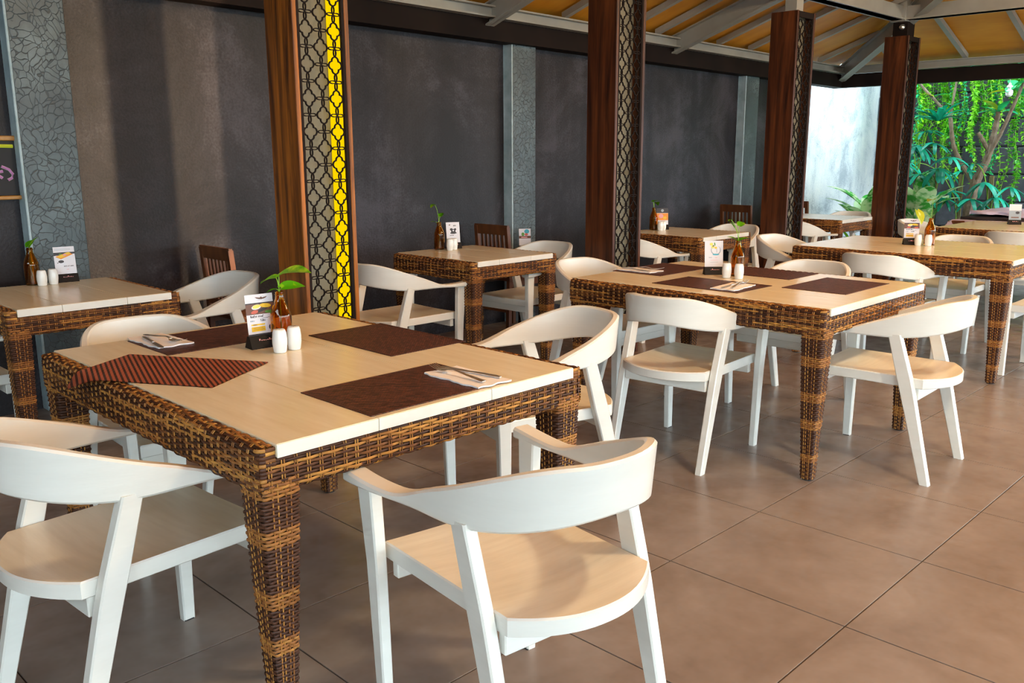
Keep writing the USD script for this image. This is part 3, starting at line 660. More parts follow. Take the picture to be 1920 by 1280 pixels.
def make_armchair(label):
    t = thing('armchair', label, 'chair')
    # seat: dished board with a bowed back edge
    nu, nv = 21, 17
    U = np.linspace(-1, 1, nu); Vv = np.linspace(0, 1, nv)
    top, bot = [], []
    for v in Vv:
        for u in U:
            yr = -0.235 - 0.085 * (1 - abs(u) ** 2.2); yf = 0.25
            w = 0.214 - 0.004 * v
            x = w * u; y = yf + (yr - yf) * v
            z = 0.446 - 0.016 * (1 - u ** 2) * math.sin(math.pi * min(1, max(0, v * 0.9 + 0.05))) ** 0.8
            top.append((x, y, z)); bot.append((x, y, 0.402))
    top, bot = np.array(top).reshape(nv, nu, 3), np.array(bot).reshape(nv, nu, 3)
    ins = top.copy(); c = np.array([0, 0, 0]); ins[..., 0] *= 0.985; ins[..., 1] = 0.0 + (ins[..., 1]) * 0.985
    edge = np.concatenate([np.array([(i, j)]) for i, j in [(0, j) for j in range(nu)] + [(i, nu - 1) for i in range(1, nv)] + [(nv - 1, j) for j in range(nu - 2, -1, -1)] + [(i, 0) for i in range(nv - 2, 0, -1)]])
    r0 = ins[edge[:, 0], edge[:, 1]]; r1 = top[edge[:, 0], edge[:, 1]] - [0, 0, 0.004]; r2 = bot[edge[:, 0], edge[:, 1]] + [0, 0, 0.003]; r3 = r2 * [0.985, 0.985, 1] - [0, 0, 0.003]
    side = loft([r0, r1, r2, r3], caps=False)
    ii, jj = np.meshgrid(np.arange(nv - 1), np.arange(nu - 1), indexing='ij'); a = (ii * nu + jj).ravel()
    gf = np.vstack([np.stack([a, a + nu, a + nu + 1], 1), np.stack([a, a + nu + 1, a + 1], 1)])
    bt = bot.copy(); bt[..., :2] *= 0.985
    st_ = obj('seat', cat([(ins.reshape(-1, 3), gf[:, ::-1]), (bt.reshape(-1, 3), gf)]), 'seat_paint', t, smooth=35)
    obj('seat_edge', (side[0], side[1]), 'white_paint', st_, smooth=35)  # same paint as the seat, without the warm light in its colour
    # rails under the seat
    for s in ():
        obj('side_rail', cb(s * 0.150 - 0.012, -0.195, 0.358, s * 0.150 + 0.012, 0.215, 0.404, 0.003), 'white_paint', t, smooth=False)
    obj('front_rail', cb(-0.205, 0.205, 0.358, 0.205, 0.230, 0.404, 0.003), 'white_paint', t, smooth=False)
    obj('back_rail', cb(-0.205, -0.222, 0.352, 0.205, -0.198, 0.404, 0.003), 'white_paint', t, smooth=False)

    def leg(sections):
        rings = []
        for (x, y, z, w, d) in sections:
            c = 0.004
            rings.append([(x + a, y + b, z) for a, b in ((-w / 2 + c, -d / 2), (w / 2 - c, -d / 2), (w / 2, -d / 2 + c), (w / 2, d / 2 - c), (w / 2 - c, d / 2), (-w / 2 + c, d / 2), (-w / 2, d / 2 - c), (-w / 2, -d / 2 + c))])
        return loft(rings)
    for s in (-1, 1):
        l = obj('front_leg', leg([(s * 0.232, 0.238, 0, 0.030, 0.036), (s * 0.241, 0.244, 0.40, 0.032, 0.050), (s * 0.250, 0.252, 0.614, 0.034, 0.064)]), 'white_paint', t, smooth=25)
        obj('glide', cb(s * 0.228 - 0.012, 0.221, -0.001, s * 0.228 + 0.012, 0.251, 0.003, 0.001), 'rubber', l, smooth=False)
        l = obj('back_leg', leg([(s * 0.228, -0.285, 0, 0.032, 0.040), (s * 0.230, -0.186, 0.38, 0.034, 0.058), (s * 0.230, -0.166, 0.45, 0.034, 0.060), (s * 0.233, -0.114, 0.628, 0.034, 0.052)]), 'white_paint', t, smooth=25)
        obj('glide', cb(s * 0.228 - 0.012, -0.300, -0.001, s * 0.228 + 0.012, -0.270, 0.003, 0.001), 'rubber', l, smooth=False)
    # one bent rail: armrests that sweep back and rise into the backrest
    n = 61; P = []
    y0 = -0.02
    for q in np.linspace(-1, 1, n):
        a = abs(q); s = 1 if q > 0 else -1
        if a > 0.52:
            f = (a - 0.52) / 0.48; x = s * (0.242 + 0.020 * smooth01(f)); y = y0 + f * (0.305 - y0)
        else:
            th = (1 - a / 0.52) * math.pi / 2; x = s * 0.242 * math.cos(th) ** 0.85; y = y0 - 0.305 * math.sin(th)
        P.append((x, y))
    P = np.array(P); T = np.gradient(P, axis=0); T /= np.linalg.norm(T, axis=1)[:, None]; N = np.stack([T[:, 1], -T[:, 0]], 1)   # outward (rear) side
    rings = []
    for k, q in enumerate(np.linspace(-1, 1, n)):
        a = abs(q)
        up = smooth01((0.74 - a) / 0.62)                # 1 at the back centre, 0 on the arms
        zt_ = 0.634 - 0.008 * math.sin(math.pi * np.clip((1 - a) / 0.4, 0, 1)) + 0.138 * up
        zb = 0.602 + 0.010 * smooth01((1 - a) / 0.4) + 0.040 * smooth01((0.45 - a) / 0.45)
        w = 0.056 - 0.028 * smooth01((0.80 - a) / 0.5)   # horizontal thickness
        lean = 0.010 * up
        cx, cy = P[k]; nx, ny = N[k]
        if cy < 0 and (nx * cx + ny * cy) < 0: nx, ny = -nx, -ny
        if cy >= 0 and nx * cx < 0: nx, ny = -nx, -ny
        ring = []
        rr = min(0.006, w * 0.25)
        for (o_, z, lo) in ((-w / 2, zb + rr, 0), (-w / 2 + rr, zb, 0), (w / 2 - rr, zb, 0), (w / 2, zb + rr, 0), (w / 2, (zb + zt_) / 2, .5), (w / 2, zt_ - rr, 1), (w / 2 - rr, zt_, 1), (-w / 2 + rr, zt_, 1), (-w / 2, zt_ - rr, 1), (-w / 2, (zb + zt_) / 2, .5)):
            o2 = o_ + lean * lo 
            ring.append((cx + nx * o2, cy + ny * o2, z))
        rings.append(ring)
    mm = trimesh.Trimesh(*loft(rings), process=True); mm.fix_normals()
    obj('backrest', mm, 'white_paint', t, smooth=38)
    return t


C0 = make_armchair('white armchair in the front centre, pulled up to the near edge of the nearest table')
move(C0, (1.405, 1.382, 0), -7)
chairs = [
    ((0.835, 2.19), -86, 'white armchair at the lower left corner of the photo, left of the nearest table'),
    ((2.40, 2.28), 73, 'white armchair at the right of the nearest table, its glossy inner back facing us'),
    ((1.33, 3.05), 178, 'white armchair behind the nearest table, its back showing above the far left napkin'),
    ((3.455, 2.262), -85, 'white armchair at the near left of the middle table, broad back towards us'),
    ((3.96, 1.552), 2, 'white armchair at the right front end of the middle table, alone on the open floor'),
    ((3.93, 3.10), 178, 'white armchair at the far left end of the middle table, beside the second pillar'),
    ((4.52, 2.30), 90, 'white armchair on the far side of the middle table, only its top edge showing'),
    ((5.68, 2.25), -90, 'white armchair at the near left of the right hand table, beyond the middle table'),
    ((6.12, 3.06), 178, 'white armchair at the far end of the right hand table, against the third pillar'),
    ((6.74, 2.25), 90, 'white armchair on the far side of the right hand table'),
    ((6.26, 1.40), 0, 'white armchair cut by the right photo edge, at the front of the right hand table'),
    ((7.92, 2.10), -90, 'white armchair with its back towards us at the farthest large table'),
    ((8.40, 2.92), 178, 'white armchair at the far end of the farthest large table, left of the lilac cloths'),
    ((2.00, 4.26), 89, 'white armchair at the right of the small table by the crackled pilaster, facing left'),
    ((0.90, 4.40), -90, 'white armchair at the left photo edge, left of the small table'),
    ((3.27, 4.17), -91, 'white armchair just right of the glowing pillar, its back towards us'),
    ((4.34, 4.16), 92, 'white armchair right of the small table between the first two pillars'),
    ((5.54, 4.08), -90, 'white armchair just right of the second pillar, at the left of its small table'),
    ((6.58, 4.02), 90, 'white armchair right of the small table between the second and third pillars'),
    ((7.92, 4.02), -92, 'white armchair just right of the third pillar, before the sunlit wall'),
    ((8.88, 4.05), 89, 'white armchair half hidden right of the small table by the sunlit wall'),
]
for (x, y), r, lab in chairs:
    dup(C0, (x, y, 0), r, lab)

# ------------------------------------------------------------------ dark slat-back chairs by the wall (face +x)


def make_slat_chair(label):
    t = thing('slat_chair', label, 'chair')
    for s in (-1, 1):
        obj('back_leg', loft([[(x + a * 0.016, s * 0.165 + b * 0.016, z) for a, b in ((-1, -1), (1, -1), (1, 1), (-1, 1))] for x, z in ((0.0, 0), (0.012, 0.42), (0.008, 0.60), (-0.014, 0.835))]), 'chair_wood', t, smooth=False)
        obj('front_leg', cb(0.37, s * 0.165 - 0.016, 0, 0.402, s * 0.165 + 0.016, 0.42, 0.003), 'chair_wood', t, smooth=False)
        obj('side_rail', cb(0.02, s * 0.165 - 0.009, 0.375, 0.37, s * 0.165 + 0.009, 0.42, 0.002), 'chair_wood', t, smooth=False)
    obj('top_rail', hull([(x + a, y, z) for x, z in ((-0.007, 0.77), (-0.015, 0.845)) for a in (-0.011, 0.011) for y in (-0.18, 0.18)]), 'chair_wood', t, smooth=False)
    obj('lower_rail', cb(0.004, -0.15, 0.49, 0.026, 0.15, 0.525, 0.002), 'chair_wood', t, smooth=False)
    for k in range(6):
        y = -0.110 + 0.044 * k
        obj('slat', hull([(x + a, y + b, z) for x, z in ((0.012, 0.52), (-0.006, 0.775)) for a in (-0.006, 0.006) for b in (-0.010, 0.010)]), 'chair_wood', t, smooth=False)
    obj('seat', cb(-0.005, -0.185, 0.42, 0.41, 0.185, 0.445, 0.005), 'chair_wood', t, smooth=False)
    obj('stretcher', cb(0.02, -0.008, 0.18, 0.385, 0.008, 0.205, 0.002), 'chair_wood', t, smooth=False)
    for x in (0.0, 0.378): obj('cross_rail', cb(x, -0.16, 0.175, x + 0.018, 0.16, 0.21, 0.002), 'chair_wood', t, smooth=False)
    return t


D0 = make_slat_chair('dark wooden slat-back chair against the wall, left of the glowing pillar')
move(D0, (2.50, 4.92, 0), 0)
dup(D0, (4.76, 4.92, 0), 0, 'dark wooden slat-back chair by the wall, behind the table right of the glowing pillar')
dup(D0, (8.30, 4.92, 0), 0, 'dark wooden slat-back chair near the farthest pilaster, left of the third pillar')
dup(D0, (9.42, 4.86, 0), 0, 'dark wooden slat-back chair in front of the pale sunlit wall')

# ------------------------------------------------------------------ table settings


def make_mat(label, lx, ly, m='mat_weave'):
    t = thing('placemat', label, 'placemat')
    obj('mat', cb(-lx / 2, -ly / 2, 0, lx / 2, ly / 2, 0.0018, 0.0006), m, t, smooth=False)
    for s in (-1, 1): obj('hem', cb(-lx / 2, s * (ly / 2 - 0.003) - 0.003, 0.0018, lx / 2, s * (ly / 2 - 0.003) + 0.003, 0.0026, 0.0003), m, t, smooth=False)
    return t


ZT = 0.7502
PM = make_mat('dark brown woven placemat at the near edge of the nearest table', 0.475, 0.315); move(PM, (1.470, 1.862, ZT), 0)
dup(PM, (1.83, 2.43, ZT), 90, 'dark brown woven placemat at the right side of the nearest table')
dup(PM, (1.425, 2.875, ZT), 0, 'dark brown woven placemat at the far edge of the nearest table, behind the menu stand')
dup(PM, (3.715, 2.32, ZT), 90, 'dark brown woven placemat at the near left side of the middle table, under a fork')
dup(PM, (4.03, 2.83, ZT), 0, 'dark brown woven placemat at the far left end of the middle table')
dup(PM, (4.09, 1.865, ZT), 0, 'dark brown woven placemat at the right front end of the middle table, nothing on it')
dup(PM, (4.275, 2.36, ZT), 90, 'dark brown woven placemat at the far side of the middle table, behind the bottle')

# askew striped placemat that bends over the left rim of the nearest table
sm = thing('striped_placemat', 'red and dark striped woven placemat lying askew and hanging over the table edge', 'placemat', (1.10, 2.53, ZT))
ang = math.radians(-59)
gx, gy = np.meshgrid(np.linspace(-0.245, 0.245, 60), np.linspace(-0.155, 0.155, 40), indexing='ij')
wx = gx * math.cos(ang) - gy * math.sin(ang); wy = gx * math.sin(ang) + gy * math.cos(ang)
xe = 0.915 - 1.10
over = np.maximum(0, xe - wx); Rb = 0.05
phi = np.minimum(over / Rb, 0.75)
bxx = np.where(over > 0, xe - (Rb * np.sin(phi) + np.maximum(0, over - Rb * 0.75) * math.cos(0.75)), wx)
bzz = np.where(over > 0, -(Rb * (1 - np.cos(phi)) + np.maximum(0, over - Rb * 0.75) * math.sin(0.75)), 0)
topv = np.stack([bxx, wy, bzz + 0.0025], -1).reshape(-1, 3); n0, n1 = gx.shape
ii, jj = np.meshgrid(np.arange(n0 - 1), np.arange(n1 - 1), indexing='ij'); a = (ii * n1 + jj).ravel()
qf = np.vstack([np.stack([a, a + n1, a + n1 + 1], 1), np.stack([a, a + n1 + 1, a + 1], 1)])
bm = trimesh.Trimesh(np.vstack([topv, topv - [0, 0, 0.0018]]), np.vstack([qf, qf[:, ::-1] + len(topv)]), process=False)
obj('mat', bm, 'mat_stripe', sm, smooth=True)


def make_napkin(label, fork_first=True, wob=0.0):
    t = thing('napkin', label, 'napkin')
    rng = np.random.default_rng(4)
    n0, n1 = 18, 26; lx, ly = 0.125, 0.235
    U, V_ = np.meshgrid(np.linspace(-0.5, 0.5, n0), np.linspace(-0.5, 0.5, n1), indexing='ij')
    w = 0.0030 * np.sin(V_ * 13 + 1) + 0.0018 * np.sin(V_ * 31)
    X = U * lx + w * (U < -0.3); Y = V_ * ly + 0.004 * np.sin(U * 12) * (np.abs(V_) > 0.45)
    Z = 0.004 + 0.0012 * meshkit.noise(np.stack([U * 9, V_ * 14, 0 * U], -1), 2)
    tv = np.stack([X, Y, Z], -1).reshape(-1, 3); bv = tv.copy(); bv[:, 2] = 0.0004
    ii, jj = np.meshgrid(np.arange(n0 - 1), np.arange(n1 - 1), indexing='ij'); a = (ii * n1 + jj).ravel()
    q = np.vstack([np.stack([a, a + n1, a + n1 + 1], 1), np.stack([a, a + n1 + 1, a + 1], 1)])
    idx = np.arange(n0 * n1).reshape(n0, n1); ring = np.concatenate([idx[0], idx[1:, -1], idx[-1, -2::-1], idx[-2:0:-1, 0]])
    nx = np.roll(ring, -1); k = n0 * n1
    sd = np.vstack([np.stack([ring, ring + k, nx + k], 1), np.stack([ring, nx + k, nx], 1)])
    mm = trimesh.Trimesh(np.vstack([tv, bv]), np.vstack([q, q[:, ::-1] + k, sd]), process=False); mm.fix_normals()
    obj('folded_paper', mm, 'napkin', t, smooth=40)
    return t


def strip(P, W, H):
    """Flat bar along the points P with widths W and thickness H (cutlery)."""
    P = np.asarray(P, float); T = np.gradient(P, axis=0); T /= np.linalg.norm(T, axis=1)[:, None]
    S = np.stack([-T[:, 1], T[:, 0], 0 * T[:, 0]], 1); S /= np.linalg.norm(S, axis=1)[:, None]; Nn = np.cross(T, S)
    rings = [[p + s * w / 2 * a + nn * h / 2 * b for a, b in ((-1, -.4), (-.8, -1), (.8, -1), (1, -.4), (1, .4), (.8, 1), (-.8, 1), (-1, .4))] for p, s, nn, w, h in zip(P, S, Nn, W, H)]
    m = trimesh.Trimesh(*loft(rings), process=True); m.fix_normals(); return m


def make_fork(label):
    t = thing('fork', label, 'fork'); k = 1.2
    sc = lambda P: [(x * k, y * k, z * 1.3) for x, y, z in P]
    obj('handle', strip(sc([(0, -0.095, 0.0025), (0, -0.08, 0.003), (0, -0.03, 0.006), (0, 0.015, 0.010), (0, 0.035, 0.007)]), [0.015, 0.0165, 0.010, 0.007, 0.011], [0.003] * 5), 'steel', t, smooth=40)
    obj('neck_plate', strip(sc([(0, 0.030, 0.008), (0, 0.042, 0.0045), (0, 0.056, 0.0035)]), [0.009, 0.027, 0.029], [0.0022] * 3), 'steel', t, smooth=40)
    for q in range(4):
        x = -0.0099 + 0.0066 * q
        obj('tine', strip(sc([(x, 0.053, 0.0037), (x, 0.075, 0.005), (x, 0.098, 0.010)]), [0.0044, 0.0038, 0.0024], [0.0022, 0.002, 0.0015]), 'steel', t, smooth=40)
    return t


def make_knife(label):
    t = thing('knife', label, 'knife')
    obj('handle', strip([(0, -0.11, 0.003), (0, -0.09, 0.0035), (0, -0.02, 0.0035), (0, 0.0, 0.003)], [0.010, 0.014, 0.011, 0.009], [0.004, 0.005, 0.005, 0.004]), 'steel', t, smooth=40)
    obj('blade', strip([(0, -0.002, 0.003), (0.001, 0.02, 0.003), (0.002, 0.07, 0.003), (0.003, 0.10, 0.003), (0.003, 0.112, 0.003)], [0.010, 0.016, 0.018, 0.014, 0.004], [0.0025, 0.002, 0.0018, 0.0015, 0.001]), 'steel', t, smooth=40)
    return t


zn = ZT + 0.0022; zc_ = zn + 0.0056
NP = make_napkin('white napkin under a fork and knife at the near edge of the nearest table'); move(NP, (1.650, 1.817, zn), -1)
dup(NP, (1.262, 2.945, zn), 2, 'white napkin under crossed cutlery at the far left edge of the nearest table')
dup(NP, (3.70, 2.19, zn), 96, 'white napkin under cutlery at the near left side of the middle table')
dup(NP, (3.89, 2.885, zn), 0, 'white napkin under cutlery at the far left end of the middle table')
FK = make_fork('steel fork across the napkin at the near edge of the nearest table'); move(FK, (1.634, 1.838, zc_ + 0.001), -2)
KN = make_knife('steel knife on the napkin at the near edge of the nearest table'); move(KN, (1.681, 1.836, zc_), 8)
dup(KN, (1.222, 2.905, zc_), 173, 'steel knife on the napkin at the far left edge of the nearest table')
dup(FK, (1.272, 2.935, zc_ + 0.001), 188, 'steel fork on the napkin at the far left edge of the nearest table')
dup(KN, (3.70, 2.205, zc_), 100, 'steel knife on the napkin at the near left side of the middle table')
dup(FK, (3.735, 2.18, zc_ + 0.001), -76, 'steel fork on the napkin at the near left side of the middle table')
dup(KN, (3.872, 2.89, zc_), 170, 'steel knife on the napkin at the far left end of the middle table')
dup(FK, (3.91, 2.875, zc_ + 0.001), 200, 'steel fork on the napkin at the far left end of the middle table')

# shakers, bottles with a cutting, menu stands


def make_shaker(label):
    t = thing('shaker', label, 'shaker')
    prof = [(0.0, 0.0005), (0.0185, 0.0005), (0.0205, 0.003), (0.0238, 0.028), (0.0240, 0.045), (0.0215, 0.066), (0.0190, 0.0735), (0.0165, 0.0762), (0.0, 0.0768)]
    m = trimesh.Trimesh(*lathe(prof, 28), process=True); m.fix_normals(); obj('body', m, 'ceramic', t, smooth=50)
    for a in range(3): obj('hole', xf(lathe([(0.001, 0), (0.001, 0.0012)], 6), (0.006 * math.cos(a * 2.1), 0.006 * math.sin(a * 2.1), 0.0764)), 'print_dark', t, smooth=False)
    return t


BOT = [(0.0, 0.001), (0.031, 0.001), (0.0345, 0.004), (0.0352, 0.012), (0.0352, 0.098), (0.0335, 0.109), (0.0270, 0.128), (0.0190, 0.148), (0.0150, 0.160), (0.0140, 0.170), (0.0158, 0.171), (0.0160, 0.175), (0.0142, 0.177), (0.0142, 0.181), (0.0120, 0.183),
       (0.0108, 0.181), (0.0112, 0.160), (0.0160, 0.146), (0.0240, 0.127), (0.0305, 0.108), (0.0320, 0.098), (0.0320, 0.012), (0.030, 0.007), (0.0, 0.006)]


def leaf_mesh(L, W, droop=0.35, fold=0.25, n=9, heart=True):
    """Leaf along +y from the origin, bent down, folded on the midrib."""
    s = np.linspace(0, 1, n)
    wd = np.sin(np.pi * np.clip(s * 0.93 + 0.05, 0, 1)) ** 0.75 * (1.2 - 0.75 * s) if heart else np.sin(np.pi * np.clip(s * 0.96 + 0.03, 0, 1)) ** 0.8
    wd = wd / wd.max() * W / 2; wd[-1] = 0.0004
    th = droop * s * 1.6; y = np.concatenate([[0], np.cumsum(np.cos(th[:-1]) * L / (n - 1))]); z = np.concatenate([[0], np.cumsum(-np.sin(th[:-1]) * L / (n - 1))])
    V = []
    for k in range(n):
        for a in (-1, -0.5, 0, 0.5, 1):
            back = -0.12 * L * abs(a) ** 2 * (1 - s[k]) ** 4 if heart else 0
            V.append((a * wd[k], y[k] + back, z[k] + fold * abs(a) * wd[k] - 0.15 * fold * a * a * wd[k]))
    i, j = np.meshgrid(np.arange(n - 1), np.arange(4), indexing='ij'); a = (i * 5 + j).ravel()
    f = np.vstack([np.stack([a, a + 1, a + 6], 1), np.stack([a, a + 6, a + 5], 1)])
    V = np.array(V); th_ = 0.0006
    return np.vstack([V, V - [0, 0, th_]]), np.vstack([f, f[:, ::-1] + len(V)])


def orient(m, p, az, pitch, roll=0):
    v, f = m
    R = trimesh.transformations.euler_matrix(math.radians(pitch), math.radians(roll), 0, 'sxyz')[:3, :3]
    R2 = trimesh.transformations.rotation_matrix(math.radians(az), (0, 0, 1))[:3, :3]
    return v @ R.T @ R2.T + np.asarray(p, float), f


def make_bottle(label, leaves, loc, leafmat='leaf_pothos'):
    """leaves: (stem tip dx, dy, dz from the mouth, azimuth, pitch, length, width, roll)."""
    t = thing('bottle', label, 'bottle', loc)
    m = trimesh.Trimesh(*lathe(BOT, 32), process=True); m.fix_normals()
    obj('glass', m, 'amber_glass', t, smooth=40)
    s = thing('cutting', 'green cutting with heart-shaped leaves', 'plant', (loc[0], loc[1], loc[2]), 0)
    tag(s, label='leafy green cutting standing in the ' + label.replace('amber glass bottle', 'amber bottle'))
    obj('main_stem', tube(bez((0.0, 0.002, 0.02), (0.003, 0, 0.10), (0, 0, 0.186), 8), 0.0022, 6), 'stem_green', s)
    for (dx, dy, dz, az, pit, L, W, ro) in leaves:
        tip = np.array([dx, dy, 0.183 + dz])
        obj('leaf_stalk', tube(bez((0, 0, 0.178), (dx * 0.2, dy * 0.2, 0.183 + dz * 0.75), tip, 8), 0.0016, 6), 'stem_green', s)
        obj('leaf', orient(leaf_mesh(L, W, 0.38, 0.30), tip, az, pit, ro), leafmat, s, smooth=True)
    return t


SH = make_shaker('white ceramic shaker on the nearest table, the left one of the pair'); move(SH, (1.462, 2.503, ZT), 0)
shk = [((1.520, 2.512), 'white ceramic shaker on the nearest table, the right one, touching the bottle'),
       ((1.447, 4.672), 'white ceramic shaker by the brown bottle on the small table at the left edge'), ((1.505, 4.690), 'white ceramic shaker next to the food menu on the small table at the left edge'),
       ((3.884, 4.425), 'white ceramic shaker beside the bottle on the small table right of the glowing pillar'), ((3.935, 4.440), 'white ceramic shaker beside the black and white menu right of the glowing pillar'),
       ((3.985, 2.330), 'white ceramic shaker at the right, in front of the bottle on the middle table'), ((3.975, 2.395), 'white ceramic shaker beside the menu on the middle table'),
       ((6.075, 4.300), 'white ceramic shaker beside the bottle on the small table right of the second pillar'), ((6.125, 4.305), 'white ceramic shaker in front of the menu right of the second pillar'),
       ((6.292, 2.245), 'white ceramic shaker at the right, below the yellow leaf on the right hand table'), ((6.270, 2.305), 'white ceramic shaker beside the menu on the right hand table'),
       ((8.33, 4.37), 'white ceramic shaker at the far end of the small table by the sunlit wall')]
for (x, y), lab in shk: dup(SH, (x, y, ZT), 0, lab)

make_bottle('amber glass bottle on the nearest table', [(0.002, 0.0, 0.052, -78, 12, 0.145, 0.072, -28), (-0.012, -0.005, 0.046, 100, 5, 0.072, 0.050, 25), (0.004, -0.010, 0.012, -82, 10, 0.105, 0.045, 30), (-0.01, 0, 0.008, 75, 0, 0.035, 0.018, 0)], (1.523, 2.592, ZT))
make_bottle('amber glass bottle on the small table at the left edge', [(0.004, -0.004, 0.008, -120, 62, 0.062, 0.045, 10), (-0.004, 0.004, 0.005, -60, 50, 0.055, 0.042, 0)], (1.425, 4.735, ZT))
make_bottle('amber glass bottle on the table right of the glowing pillar', [(-0.035, 0.0, 0.115, 100, -10, 0.045, 0.040, 0), (0.012, 0, 0.035, -60, 40, 0.052, 0.038, 0), (-0.03, 0.0, 0.0, 60, 20, 0.035, 0.025, 0)], (3.875, 4.52, ZT))
make_bottle('amber glass bottle on the middle table', [(0.002, -0.002, -0.004, -130, 30, 0.06, 0.055, 0), (0.004, 0.0, 0.075, -70, 30, 0.062, 0.042, 15), (-0.045, 0.02, 0.105, 100, 15, 0.040, 0.018, 0), (-0.030, 0.01, 0.07, 60, 55, 0.05, 0.018, 0), (-0.004, 0.006, 0.0, 40, 35, 0.055, 0.05, 0)], (4.075, 2.395, ZT))
make_bottle('amber glass bottle on the table right of the second pillar', [(0.0, 0, 0.045, -70, 0, 0.135, 0.062, 5), (-0.012, 0.006, 0.05, -100, 20, 0.06, 0.045, 0)], (6.10, 4.385, ZT))
make_bottle('amber glass bottle on the right hand table', [(-0.105, 0.06, 0.055, 160, -50, 0.105, 0.075, 0), (0.0, 0.0, 0.125, -40, 0, 0.065, 0.060, 0)], (6.355, 2.262, ZT), 'leaf_yellow')
make_bottle('amber glass bottle on the table by the sunlit wall', [(0.0, 0, 0.115, -60, 10, 0.05, 0.045, 0)], (8.30, 4.43, ZT))


